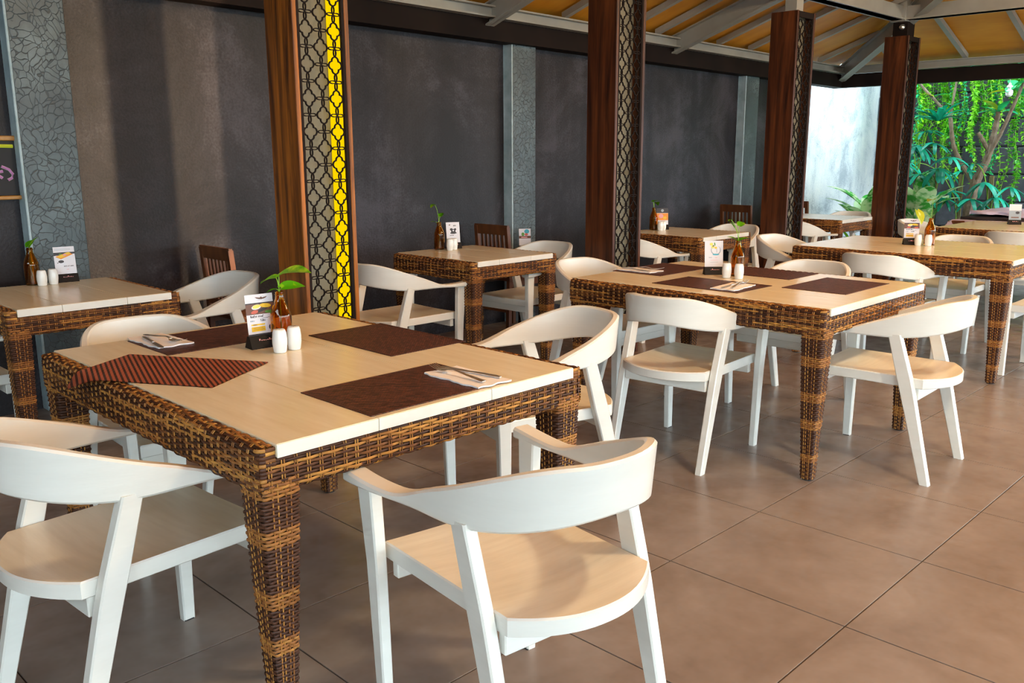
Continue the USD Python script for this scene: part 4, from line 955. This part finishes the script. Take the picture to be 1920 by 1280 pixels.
def make_menu(label, kind, loc, rz):
    """Black wedge base with a leaning card; prints are thin raised shapes (front faces -y)."""
    t = thing('menu_stand', label, 'menu', loc, rz)
    w = 0.098
    obj('base', hull([(x, y, z) for x in (-w / 2 - 0.002, w / 2 + 0.002) for y, z in ((-0.024, 0), (0.030, 0), (-0.020, 0.006), (-0.008, 0.040), (0.010, 0.040))]), 'black_plastic', t, smooth=False)
    ry = math.radians(-7)

    def on(m, lift=0.0):
        v, f = (np.asarray(m.vertices), np.asarray(m.faces)) if hasattr(m, 'faces') else m
        p = np.stack([v[:, 0], -v[:, 2] - lift, v[:, 1]], 1)        # drawn in xy, raised along +z
        q = p.copy(); q[:, 1] = p[:, 1] * math.cos(ry) - p[:, 2] * math.sin(ry); q[:, 2] = p[:, 1] * math.sin(ry) + p[:, 2] * math.cos(ry)
        return q + [0, 0.0, 0.036], f

    def flat(shape, m, lift=0.0008, name='print'):
        obj(name, on(extr(shape, 0.0005), lift), m, t, smooth=False)
    H = 0.140
    flat(sbox(-w / 2, 0, w / 2, H), 'paper', 0.0, 'card')

    def words(x, y, wds, h, m, rng):
        for wd in wds:
            for k in range(wd):
                hh = h * rng.choice([0.62, 0.7, 1.0]); q = sbox(x, y, x + h * 0.36, y + hh)
                if rng.random() < 0.5: q = q.difference(sbox(x + h * 0.12, y + h * 0.15, x + h * 0.4, y + hh * 0.6))
                yield q; x += h * 0.52
            x += h * 0.5
    rng = np.random.default_rng(len(kind) + 3)
    E = lambda x, y, a, b, r=0: affinity.rotate(affinity.translate(affinity.scale(Point(0, 0).buffer(1, 8), a, b), x, y), r)
    if kind in ('lunch', 'lunch_far'):
        wing = union_all([Polygon([(-0.004, 0.128), (-0.022, 0.131), (-0.016, 0.126), (-0.004, 0.1225)]), Polygon([(0.004, 0.128), (0.022, 0.131), (0.016, 0.126), (0.004, 0.1225)]), E(0, 0.1265, 0.004, 0.0045)])
        flat(affinity.translate(wing, 0.008, 0), 'print_brown')
        flat(sbox(-w / 2, 0.074, w / 2, 0.110), 'print_brown', 0.0006, 'photo'); flat(sbox(-w / 2, 0.1085, w / 2, 0.112), 'print_dark', 0.0009)
        flat(E(-0.012, 0.098, 0.017, 0.008, 8), 'paper', 0.001); flat(E(-0.012, 0.0995, 0.014, 0.006, 8), 'print_lemon', 0.0014)
        flat(E(0.020, 0.101, 0.020, 0.007, -6), 'print_yellow', 0.0012); flat(E(0.010, 0.089, 0.024, 0.005, 20), 'print_dark', 0.001)
        flat(E(-0.020, 0.082, 0.013, 0.0055, 10), 'print_red', 0.0012); flat(E(0.030, 0.080, 0.014, 0.005), 'print_green' if kind == 'lunch' else 'print_red', 0.0012)
        flat(union_all(list(words(-0.036, 0.064, (6, 5), 0.0075, 0, rng))), 'print_dark'); flat(Polygon([(-0.014, 0.058), (0.03, 0.062), (0.03, 0.0605)]), 'print_dark')
        flat(union_all(list(words(-0.038, 0.051, (5,), 0.006, 0, rng))), 'print_blue'); flat(union_all(list(words(-0.002, 0.050, (5,), 0.007, 0, rng))), 'print_dark')
        flat(sbox(-0.036, 0.0375, 0.012, 0.0425), 'print_yellow'); flat(union_all(list(words(-0.03, 0.0385, (8,), 0.0035, 0, rng))), 'print_brown', 0.0013)
        flat(sbox(-0.036, 0.018, 0.012, 0.0335), 'print_yellow'); flat(sbox(-0.030, 0.0292, 0.004, 0.0300), 'print_brown', 0.0013); flat(sbox(-0.030, 0.0242, 0.008, 0.0250), 'print_brown', 0.0013)
        flat(E(0.034, 0.028, 0.009, 0.010), 'print_dark')
        flat(sbox(-w / 2, 0, w / 2, 0.010), 'print_dark', 0.0010)
    elif kind == 'tray':
        flat(Polygon([(-w / 2, 0.112), (w / 2, 0.112), (w / 2, 0.103), (-w / 2, 0.096)]), 'print_dark', 0.0006)
        flat(Polygon([(-0.042, 0.092), (-0.018, 0.078), (0.040, 0.100), (0.020, 0.112)]), 'print_orange', 0.001, 'photo'); flat(E(-0.014, 0.093, 0.020, 0.007, 12), 'print_yellow', 0.0014); flat(E(0.014, 0.105, 0.016, 0.005, 8), 'print_yellow', 0.0014)
        flat(E(0.002, 0.099, 0.008, 0.005), 'print_pink', 0.0016); flat(E(-0.018, 0.103, 0.007, 0.003), 'print_green', 0.0016)
        flat(E(-0.018, 0.066, 0.013, 0.007), 'print_dark'); flat(E(-0.034, 0.060, 0.003, 0.002), 'print_dark')
        for yy in (0.128, 0.123): flat(sbox(-0.042, yy, 0.030, yy + 0.0012), 'print_blue')
        flat(union_all(list(words(-0.008, 0.040, (5, 4, 6), 0.0052, 0, rng))), 'print_dark'); flat(union_all(list(words(0.002, 0.024, (6,), 0.004, 0, rng))), 'print_pink')
    elif kind == 'fruit':
        flat(E(-0.014, 0.122, 0.009, 0.007), 'print_lemon'); flat(E(-0.006, 0.108, 0.010, 0.008, 30), 'print_lemon'); flat(E(0.010, 0.103, 0.006, 0.006), 'print_yellow', 0.0012); flat(E(0.004, 0.122, 0.003, 0.009, 10), 'print_green', 0.0012); flat(E(-0.004, 0.113, 0.005, 0.0025, 40), 'print_dark', 0.0014)
        bowl = E(0.010, 0.090, 0.026, 0.024).difference(E(0.010, 0.092, 0.0225, 0.022)); flat(bowl, 'print_blue', 0.0009); flat(E(0.010, 0.068, 0.018, 0.004), 'print_teal', 0.001); flat(sbox(0.014, 0.078, 0.0152, 0.098), 'print_dark', 0.0012)
        flat(union_all(list(words(-0.026, 0.050, (5,), 0.006, 0, rng))), 'print_blue'); flat(union_all(list(words(0.006, 0.050, (4,), 0.006, 0, rng))), 'print_pink'); flat(sbox(-0.018, 0.038, 0.020, 0.0395), 'print_pink'); flat(sbox(-0.02, 0.028, 0.022, 0.0292), 'print_blue')
    elif kind == 'coffee':
        flat(union_all(list(words(-0.030, 0.118, (3,), 0.008, 0, rng))), 'print_brown'); flat(union_all(list(words(0.004, 0.112, (5,), 0.008, 0, rng))), 'print_dark')
        flat(union_all([sbox(-0.014, 0.070, 0.018, 0.094), E(0.002, 0.068, 0.024, 0.006), E(-0.012, 0.092, 0.010, 0.008), E(0.016, 0.092, 0.008, 0.007)]), 'print_dark', 0.0009, 'photo'); flat(E(0.002, 0.084, 0.006, 0.005), 'paper', 0.0014)
        flat(union_all(list(words(-0.024, 0.050, (4, 5), 0.0055, 0, rng))), 'print_dark')
    elif kind == 'snack':
        flat(sbox(-w / 2, 0.100, w / 2, H), 'print_dark', 0.0006); flat(E(0.0, 0.120, 0.012, 0.012), 'print_blue', 0.001); flat(sbox(-w / 2, 0.040, w / 2, 0.098), 'print_orange', 0.0006, 'photo'); flat(E(-0.012, 0.075, 0.02, 0.018), 'print_pink', 0.001); flat(E(0.02, 0.06, 0.016, 0.012), 'print_yellow', 0.001)
    elif kind == 'sweet':
        flat(E(0.016, 0.118, 0.020, 0.017), 'print_teal', 0.001); flat(E(-0.016, 0.096, 0.012, 0.014), 'print_green', 0.001); flat(E(0.012, 0.094, 0.014, 0.010), 'print_red', 0.0012); flat(sbox(-w / 2, 0.062, w / 2, 0.082), 'print_brown', 0.0008, 'photo'); flat(sbox(-0.03, 0.066, 0.02, 0.076), 'print_pink', 0.0012)
    else:
        flat(sbox(-w / 2, 0.0, w / 2, 0.085), 'print_blue', 0.0006, 'photo'); flat(E(0.018, 0.066, 0.016, 0.011), 'print_dark', 0.001); flat(sbox(-0.03, 0.020, 0.03, 0.03), 'print_brown', 0.001)
    # red lettering and rule on the sloping front of the base (words are illegible in the photo)
    tl_ = math.atan2(0.012, 0.034)

    def onb(m):
        v, f = m if isinstance(m, tuple) else (np.asarray(m.vertices), np.asarray(m.faces))
        y0_, z0_ = -0.0200, 0.006; c_, s_ = math.cos(tl_), math.sin(tl_)
        return np.stack([v[:, 0], y0_ + v[:, 1] * s_ - v[:, 2] * c_ - 0.0002, z0_ + v[:, 1] * c_ + v[:, 2] * s_], 1), f
    obj('lettering', onb(extr(union_all(list(words(-0.020, 0.013, (7,), 0.0135, 0, rng))), 0.0005)), 'print_pink', t, smooth=False)
    obj('rule', onb(extr(sbox(-0.022, 0.007, 0.030, 0.0090), 0.0005)), 'print_red', t, smooth=False)
    return t


make_menu('menu stand with food photo and yellow boxes on the nearest table', 'lunch', (1.468, 2.618, ZT), -4)
make_menu('menu stand with an orange food tray on the small table at the left edge', 'tray', (1.585, 4.735, ZT), -6)
make_menu('menu stand with fruit and a glass bowl on the middle table', 'fruit', (4.045, 2.515, ZT), -42)
make_menu('menu stand with a black coffee cup picture right of the glowing pillar', 'coffee', (3.985, 4.50, ZT), -18)
make_menu('dark and orange menu stand on the small table right of the second pillar', 'snack', (6.19, 4.36, ZT), -40)
make_menu('menu stand with fruit photo beside the yellow leaf on the right hand table', 'lunch_far', (6.305, 2.365, ZT), -55)
make_menu('grey menu stand at the right edge of the photo on the farthest large table', 'grey', (8.68, 2.385, ZT), -60)
make_menu('small colourful menu stand with a blue dot in front of the middle pilaster', 'sweet', (5.22, 5.02, 0.602), -35)

# side stands near the wall
o = thing('side_stand', 'narrow dark side stand carrying a small menu by the middle pilaster', 'side table', (5.22, 5.02, 0))
obj('top', cb(-0.14, -0.08, 0.575, 0.14, 0.08, 0.60, 0.003), 'beam_wood', o, smooth=False)
for sx in (-1, 1):
    for sy in (-1, 1): obj('leg', cb(sx * 0.12 - 0.012, sy * 0.06 - 0.012, 0, sx * 0.12 + 0.012, sy * 0.06 + 0.012, 0.576, 0.002), 'beam_wood', o, smooth=False)
dup(o, (9.02, 5.02, 0), 0, 'narrow dark side stand by the farthest pilaster, nothing on it')

# lilac cloths bunched on the farthest table
o = thing('cloth_table', 'table covered with bunched lilac and dark cloths beyond the farthest wicker table', 'table', (9.52, 2.42, 0))
obj('top', cb(-0.48, -0.62, 0.70, 0.48, 0.62, 0.735, 0.004), 'chair_wood', o, smooth=False)
for sx in (-1, 1):
    for sy in (-1, 1): obj('leg', cb(sx * 0.42 - 0.025, sy * 0.56 - 0.025, 0, sx * 0.42 + 0.025, sy * 0.56 + 0.025, 0.70, 0.003), 'chair_wood', o, smooth=False)


def drape(w, l, h, zt0, amp, seed, n=44):
    U, V_ = np.meshgrid(np.linspace(-1, 1, n), np.linspace(-1, 1, n), indexing='ij')
    X, Y = U * (w / 2 + h), V_ * (l / 2 + h)
    ox, oy = np.maximum(np.abs(X) - w / 2, 0), np.maximum(np.abs(Y) - l / 2, 0)
    P = np.stack([X * 3, Y * 3, 0 * X], -1)
    Z = zt0 + amp * meshkit.fbm(P, 4, seed) - np.maximum(ox, oy)
    X2 = np.sign(X) * (np.minimum(np.abs(X), w / 2) + 0.12 * ox + 0.02 * np.sin(Y * 20) * (ox > 0)); Y2 = np.sign(Y) * (np.minimum(np.abs(Y), l / 2) + 0.12 * oy + 0.02 * np.sin(X * 20) * (oy > 0))
    tv = np.stack([X2, Y2, Z], -1).reshape(-1, 3); i, j = np.meshgrid(np.arange(n - 1), np.arange(n - 1), indexing='ij'); a = (i * n + j).ravel()
    q = np.vstack([np.stack([a, a + n, a + n + 1], 1), np.stack([a, a + n + 1, a + 1], 1)])
    return np.vstack([tv, tv - [0, 0, 0.003]]), np.vstack([q, q[:, ::-1] + n * n])


for w_, l_, h_, z_, am, sd, m_, lab, cx_ in ((0.97, 1.26, 0.12, 0.737, 0.012, 3, 'lilac_cloth', 'lilac cloth spread over the far table', 9.52), (0.80, 1.16, 0.05, 0.756, 0.02, 5, 'dark_cloth', 'dark cloth folded over the lilac one on the far table', 9.54), (0.62, 1.05, 0.03, 0.782, 0.06, 8, 'lilac_cloth', 'crumpled lilac cloth on top of the pile on the far table', 9.58)):
    o = obj('tablecloth', xf(drape(w_, l_, h_, z_, am, sd), (cx_, 2.42, 0)), m_, smooth=True); tag(o, lab, 'tablecloth')

# blackboard on the wall at the left edge
o = thing('blackboard', 'blackboard with pink and lime chalk writing in an orange wooden frame', 'blackboard', (1.318, YW - 0.022, 1.315))
obj('board', cb(-0.26, -0.004, -0.145, 0.245, 0.02, 0.145, 0.002), 'blackboard', o, smooth=False)
for nm, b in (('frame_side', (0.240, -0.016, -0.155, 0.268, 0.02, 0.155)), ('frame_side', (-0.288, -0.016, -0.155, -0.26, 0.02, 0.155)), ('frame_rail', (-0.288, -0.016, 0.135, 0.268, 0.02, 0.160)), ('frame_rail', (-0.288, -0.026, -0.165, 0.275, 0.02, -0.145))):
    obj(nm, cb(*b, 0.004), 'frame_wood', o, smooth=False)
chk = lambda P, r, m: obj('chalk_stroke', xf(tube([(x, 0, z) for x, z in P], r, 6), (0, -0.005, 0)), m, o)
for P in ([(0.085, -0.01), (0.125, -0.035), (0.15, -0.055)], [(0.15, 0.005), (0.185, -0.012), (0.20, -0.035), (0.195, -0.055), (0.175, -0.065)], [(0.04, -0.05), (0.10, -0.03), (0.155, -0.02)]):
    Q = bez(P[0], P[len(P) // 2], P[-1], 10) if len(P) == 3 else np.array(P, float)
    chk(Q, 0.0085, 'chalk_white'); 
    obj('chalk_fill', xf(tube([(x, 0, z) for x, z in Q], 0.0068, 6), (0, -0.0075, 0)), 'chalk_pink', o)
chk([(-0.20, 0.108), (0.0, 0.11), (0.215, 0.107)], 0.010, 'chalk_lime')
for k in range(18): chk([(-0.19 + 0.022 * k, 0.104), (-0.183 + 0.022 * k, 0.113)], 0.0016, 'chalk_white') if k % 3 else None

# ------------------------------------------------------------------ garden strip beyond the east eave
obj('garden_soil', bx(10.87, -4.0, -0.061, XE + 0.1, 5.56, -0.01), 'ground', smooth=False, kind='structure', label='garden soil strip at the foot of the stone wall')
RNG = random.Random(11)


def blade(L, W, droop, fold=0.18, n=7):
    s = np.linspace(0, 1, n); wd = W / 2 * np.minimum(1, np.minimum(s * 5 + 0.25, 1.15 - 0.35 * s)); wd[-1] = W * 0.16
    th = droop * s * 1.7; y = np.concatenate([[0], np.cumsum(np.cos(th[:-1]) * L / (n - 1))]); z = np.concatenate([[0], np.cumsum(-np.sin(th[:-1]) * L / (n - 1))])
    V = np.array([(a * wd[k], y[k], z[k] - fold * abs(a) * wd[k]) for k in range(n) for a in (-1, 0, 1)])
    i, j = np.meshgrid(np.arange(n - 1), np.arange(2), indexing='ij'); a = (i * 3 + j).ravel()
    f = np.vstack([np.stack([a, a + 1, a + 4], 1), np.stack([a, a + 4, a + 3], 1)])
    return np.vstack([V, V - [0, 0, 0.0008]]), np.vstack([f, f[:, ::-1] + len(V)])


def palm(label, loc, fronds, group=None):
    """fronds: (dx, dy, z of the fan's hub, azimuth it faces, size, number of blades, tilt)."""
    t = thing('lady_palm', label, 'palm', loc)
    obj('cane', [tube([(0.02 * k, 0.01 * k, -0.02), (0.03 * k, 0.02 * k, 0.5), (0.02 * k - 0.02, 0.015 * k, 1.1)], [0.016, 0.014, 0.011], 7) for k in (-2, 0, 2)], 'stem_brown', t)
    for (dx, dy, z, az, L, n, tilt) in fronds:
        hub = np.array([dx, dy, z])
        fr = obj('frond_stalk', tube(bez((dx * 0.1, dy * 0.1, max(0.05, z - 0.45)), (dx * 0.35, dy * 0.35, z + 0.02), hub, 8), [0.006] * 4 + [0.0045] * 4, 6), 'stem_green', t)
        for k in range(n):
            u = -1 + 2 * k / (n - 1); a = az + u * 125 + RNG.uniform(-6, 6)
            LL = L * (1.0 - 0.25 * abs(u)) * RNG.uniform(0.88, 1.08)
            obj('blade', orient(blade(LL, L * RNG.uniform(0.12, 0.155), RNG.uniform(0.35, 0.75)), hub, a, tilt + RNG.uniform(-8, 8) + 14 * (1 - abs(u)), RNG.uniform(-12, 12)), 'leaf_palm' , fr, smooth=True)
    return t


# azimuth 0 = leaf points to +y; the camera lies towards -x, -y (azimuth about 110)
def fans(loc, L):
    return [(-0.1 - 0.1 * (k % 3), y - loc[1], z, az, ll, n, ti) for k, (y, z, az, ll, n, ti) in enumerate(L)]


for lab, loc, L in (
    ('lady palm with broad fans right of the corner pillar, highest fan of the garden', (11.45, 4.28, 0), [(4.07, 1.74, 105, 0.42, 13, 32), (4.40, 1.50, 100, 0.36, 9, -18), (4.22, 1.46, 95, 0.36, 9, -24), (4.44, 1.24, 110, 0.36, 9, -24), (4.36, 1.80, 80, 0.34, 9, 4), (4.46, 1.00, 100, 0.32, 8, -24), (4.20, 1.62, 140, 0.30, 8, -5)]),
    ('lady palm with large hanging fans left of the tree trunk', (11.40, 4.05, 0), [(3.99, 1.19, 105, 0.44, 11, -20), (4.08, 0.94, 95, 0.36, 9, -30), (3.80, 1.32, 120, 0.32, 8, -14), (3.92, 0.84, 125, 0.30, 8, -24), (4.18, 1.12, 80, 0.32, 8, -20), (4.0, 1.48, 100, 0.30, 8, -10)]),
    ('lady palm right of the tree trunk, behind the lilac cloths', (11.50, 3.45, 0), [(3.50, 1.03, 100, 0.36, 9, -26), (3.33, 0.87, 110, 0.34, 9, -24), (3.56, 0.84, 95, 0.32, 8, -14), (3.22, 0.98, 130, 0.30, 8, -20), (3.46, 0.72, 100, 0.30, 8, -15), (3.58, 1.24, 60, 0.26, 7, 0)]),
    ('low lady palm at the foot of the garden wall, between the other palms', (12.0, 3.95, 0), [(4.05, 0.90, 90, 0.34, 8, -10), (3.85, 1.15, 110, 0.32, 8, -10), (4.3, 1.3, 80, 0.32, 8, 0), (4.6, 1.25, 80, 0.34, 8, -15)])):
    palm(lab, loc, fans(loc, L))


def vine(k, x, y, ztop, zbot, dens, lw, mname, label, group='hanging vines'):
    t = thing('hanging_vine', label, 'vine', (x, y, 0), group=group)
    n = 26; z = np.linspace(ztop, zbot, n); ph = RNG.uniform(0, 6)
    P = np.stack([0.05 * np.sin(z * 2.1 + ph) + 0.02 * np.sin(z * 7 + ph), 0.06 * np.sin(z * 1.7 + 2 * ph) + 0.02 * np.sin(z * 9), z], 1)
    obj('stem', tube(P, 0.0028, 5), 'stem_green', t)
    ms = []
    L = ztop - zbot; m = int(L * dens)
    for i in range(m):
        s = RNG.random(); p = [np.interp(s, np.linspace(0, 1, n), P[:, c]) for c in range(3)]
        ll = lw * RNG.uniform(0.6, 1.25)
        lv, lf = leaf4
        ms.append(orient((lv * [ll, ll, ll], lf), p, RNG.uniform(0, 360), RNG.uniform(-50, 25), RNG.uniform(-30, 30)))
    obj('leaf', ms, mname, t, smooth=False, kind='stuff')
    return t


leaf4 = (np.array([(0, 0, 0), (0.33, 0.42, 0.06), (0, 1, -0.12), (-0.33, 0.42, 0.06), (0, 0.45, -0.02)]), np.array([(0, 1, 4), (1, 2, 4), (2, 3, 4), (3, 0, 4)]))
vl = 'leafy green vine strand hanging in the curtain over the garden wall'
for k in range(72):
    y = 3.72 + 1.35 * ((k * 0.618) % 1) if k < 50 else RNG.uniform(3.1, 3.72)
    x = RNG.uniform(12.45, 12.90); y *= 1.04
    zb = RNG.uniform(1.0, 1.8) if y > 3.85 else RNG.uniform(1.75, 2.05) if y > 3.36 else RNG.uniform(0.7, 1.5)
    vine(k, x, y, RNG.uniform(2.6, 3.2), zb, RNG.uniform(120, 160), RNG.uniform(0.042, 0.062), RNG.choice(['leaf_vine', 'leaf_vine', 'leaf_vine', 'leaf_tree']), vl)
for k, (y, zb, d) in enumerate(((3.30, 0.62, 130), (3.36, 0.66, 100), (3.42, 0.72, 110), (3.26, 1.05, 100), (3.86, 0.60, 60), (3.78, 0.62, 50), (3.62, 0.9, 60))):
    vine(90 + k, 11.85 + 0.04 * k, y, 3.0, zb, d, 0.055, 'leaf_vine', *(('long leafy vine strand hanging low at the right of the tree, near the photo edge', 'long vines right of the tree') if y < 3.5 else ('long thin vine strand hanging in front of the forked tree trunk', 'long vines before the trunk')))

# frangipani tree: forked trunk, bare branches, rosettes of long leaves
tr = thing('frangipani_tree', 'frangipani tree with forked bare branches and rosettes of long leaves', 'tree', (11.70, 0, 0))


def limb(P, r0, r1, name='branch'):
    P = np.array(P, float); k = len(P); s = np.linspace(0, k - 1, 5 * k)
    Q = np.stack([np.interp(s, np.arange(k), P[:, c]) for c in range(3)], 1)
    for _ in range(3): Q[1:-1] = (Q[:-2] + 2 * Q[1:-1] + Q[2:]) / 4
    rr = np.linspace(r0, r1, len(Q)) * (1 + 0.10 * np.sin(np.arange(len(Q)) * 1.9))
    obj(name, tube(Q, rr, 9), 'bark', tr); return P[-1]


limb([(0.04, 3.78, -0.03), (0.02, 3.77, 0.44), (0.0, 3.72, 0.83), (0.0, 3.68, 1.08)], 0.075, 0.056, 'trunk')
t0 = limb([(0.0, 3.685, 1.04), (0.0, 3.60, 1.25), (0.0, 3.56, 1.42), (0.02, 3.53, 1.72), (0.0, 3.52, 1.84)], 0.052, 0.026)
limb([(0.0, 3.575, 1.38), (-0.04, 3.64, 1.50), (-0.06, 3.70, 1.60)], 0.030, 0.024)
t2 = limb([(0.0, 3.71, 0.98), (-0.08, 3.62, 1.16), (-0.14, 3.40, 1.65), (-0.16, 3.31, 1.92), (-0.18, 3.20, 2.24)], 0.026, 0.017)
limb([(0.0, 3.71, 1.00), (-0.05, 3.89, 1.28), (-0.08, 3.97, 1.47), (-0.10, 4.02, 1.80)], 0.032, 0.024)
t4 = limb([(-0.10, 4.02, 1.78), (-0.14, 4.18, 1.97), (-0.18, 4.38, 2.18), (-0.20, 4.46, 2.42)], 0.020, 0.013)
t5 = limb([(-0.10, 4.02, 1.78), (-0.10, 4.00, 2.04), (-0.08, 3.97, 2.45)], 0.018, 0.012)
for tip, n, L in ((t0, 9, 0.30), (t2, 9, 0.34), (t4, 6, 0.30), (t5, 6, 0.28), ((-0.16, 3.33, 2.10), 7, 0.34), ((-0.12, 4.02, 1.95), 2, 0.16), ((-0.18, 4.20, 2.02), 2, 0.22), ((-0.1, 3.72, 2.35), 7, 0.3)):
    for k in range(n):
        a = 360 * k / n + RNG.uniform(-18, 18)
        obj('leaf', orient(leaf_mesh(L * RNG.uniform(0.75, 1.1), L * 0.32, 0.30, 0.2, heart=False), np.array(tip) + [0, 0, RNG.uniform(-0.04, 0.02)], a, RNG.uniform(-5, 50)), RNG.choice(['leaf_tree', 'leaf_tree', 'leaf_tree', 'leaf_yellow']), tr, smooth=True)
# white lantern hung from the right branch
o = thing('garden_lantern', 'small white lantern hanging on the right branch of the tree', 'lantern', (11.31, 3.31, 1.98))
obj('cap', lathe([(0.0, 0.155), (0.012, 0.15), (0.016, 0.13), (0.030, 0.122), (0.032, 0.105), (0.018, 0.10), (0.018, 0.08), (0.036, 0.072)], 14), 'ceramic', o)
obj('globe', lathe([(0.036, 0.072), (0.040, 0.05), (0.036, 0.02), (0.018, 0.002), (0.0, 0.0)], 14), 'ceramic', o)
obj('hanger', tube([(0, 0, 0.15), (-0.005, 0.0, 0.19), (0.0, 0.0, 0.22)], 0.004, 5), 'steel', o)


def broadleaf(label, loc, n, L, W, h, mname, seed, name='dumb_cane', az0=0, spread=360):
    r = random.Random(seed); t = thing(name, label, 'plant', loc)
    obj('stem', tube([(0, 0, -0.02), (0.01, 0.0, h * 0.5), (0, 0.01, h)], [0.018, 0.016, 0.012], 8), 'stem_green', t)
    for k in range(n):
        a = az0 + spread * k / n + r.uniform(-20, 20); z = h * r.uniform(0.55, 1.0); pit = r.uniform(34, 80)
        d = np.array([-math.sin(math.radians(a)), math.cos(math.radians(a)), 0.9]); d *= 0.12 / np.linalg.norm(d)
        lf = obj('leaf_stalk', tube(bez((0, 0, z), d * 0.4 + [0, 0, z], d + [0, 0, z], 5), 0.006, 5), 'stem_green', t)
        obj('leaf', orient(leaf_mesh(L * r.uniform(0.8, 1.15), W * r.uniform(0.85, 1.1), 0.42, 0.22, heart=False), d + [0, 0, z], a, pit), mname, lf, smooth=True)
    return t


broadleaf('variegated dumb cane with big pale leaves, right of the corner pillar', (11.05, 4.06, 0), 13, 0.46, 0.21, 0.66, 'leaf_variegated', 3)
broadleaf('variegated dumb cane in front of the pale wall, left of the corner pillar', (11.30, 4.84, 0), 15, 0.46, 0.19, 0.66, 'leaf_variegated', 8)
broadleaf('low bright green plant at the foot of the pale wall', (11.05, 4.80, 0), 9, 0.34, 0.08, 0.18, 'leaf_vine', 12, 'spider_lily')
broadleaf('low green ground plant near the tree trunk', (11.3, 4.2, 0), 9, 0.30, 0.09, 0.22, 'leaf_fern', 14, 'spider_lily')
broadleaf('low green ground plant below the right hand palm', (11.25, 3.6, 0), 9, 0.30, 0.09, 0.3, 'leaf_fern', 17, 'spider_lily')

# added fill lamps under the ridge (out of the photo's frame, they light the tables)
for k, (x, y, z) in enumerate(LAMPS):
    o = thing('pendant_lamp', 'unseen globe lamp added under the roof ridge as fill light', 'lamp', (x, y, z), group='added fill lamps under the ridge')
    obj('cap', lathe([(0.03, 0.131), (0.03, 0.15), (0.0, 0.155)], 16), 'black_plastic', o)
    obj('cord', tube([(0, 0, 0.15), (0, 0, 0.30), (0, 0, ZC + 0.055 + zt(x) + (EY - abs(y)) * SL - z)], 0.006, 6), 'black_plastic', o)
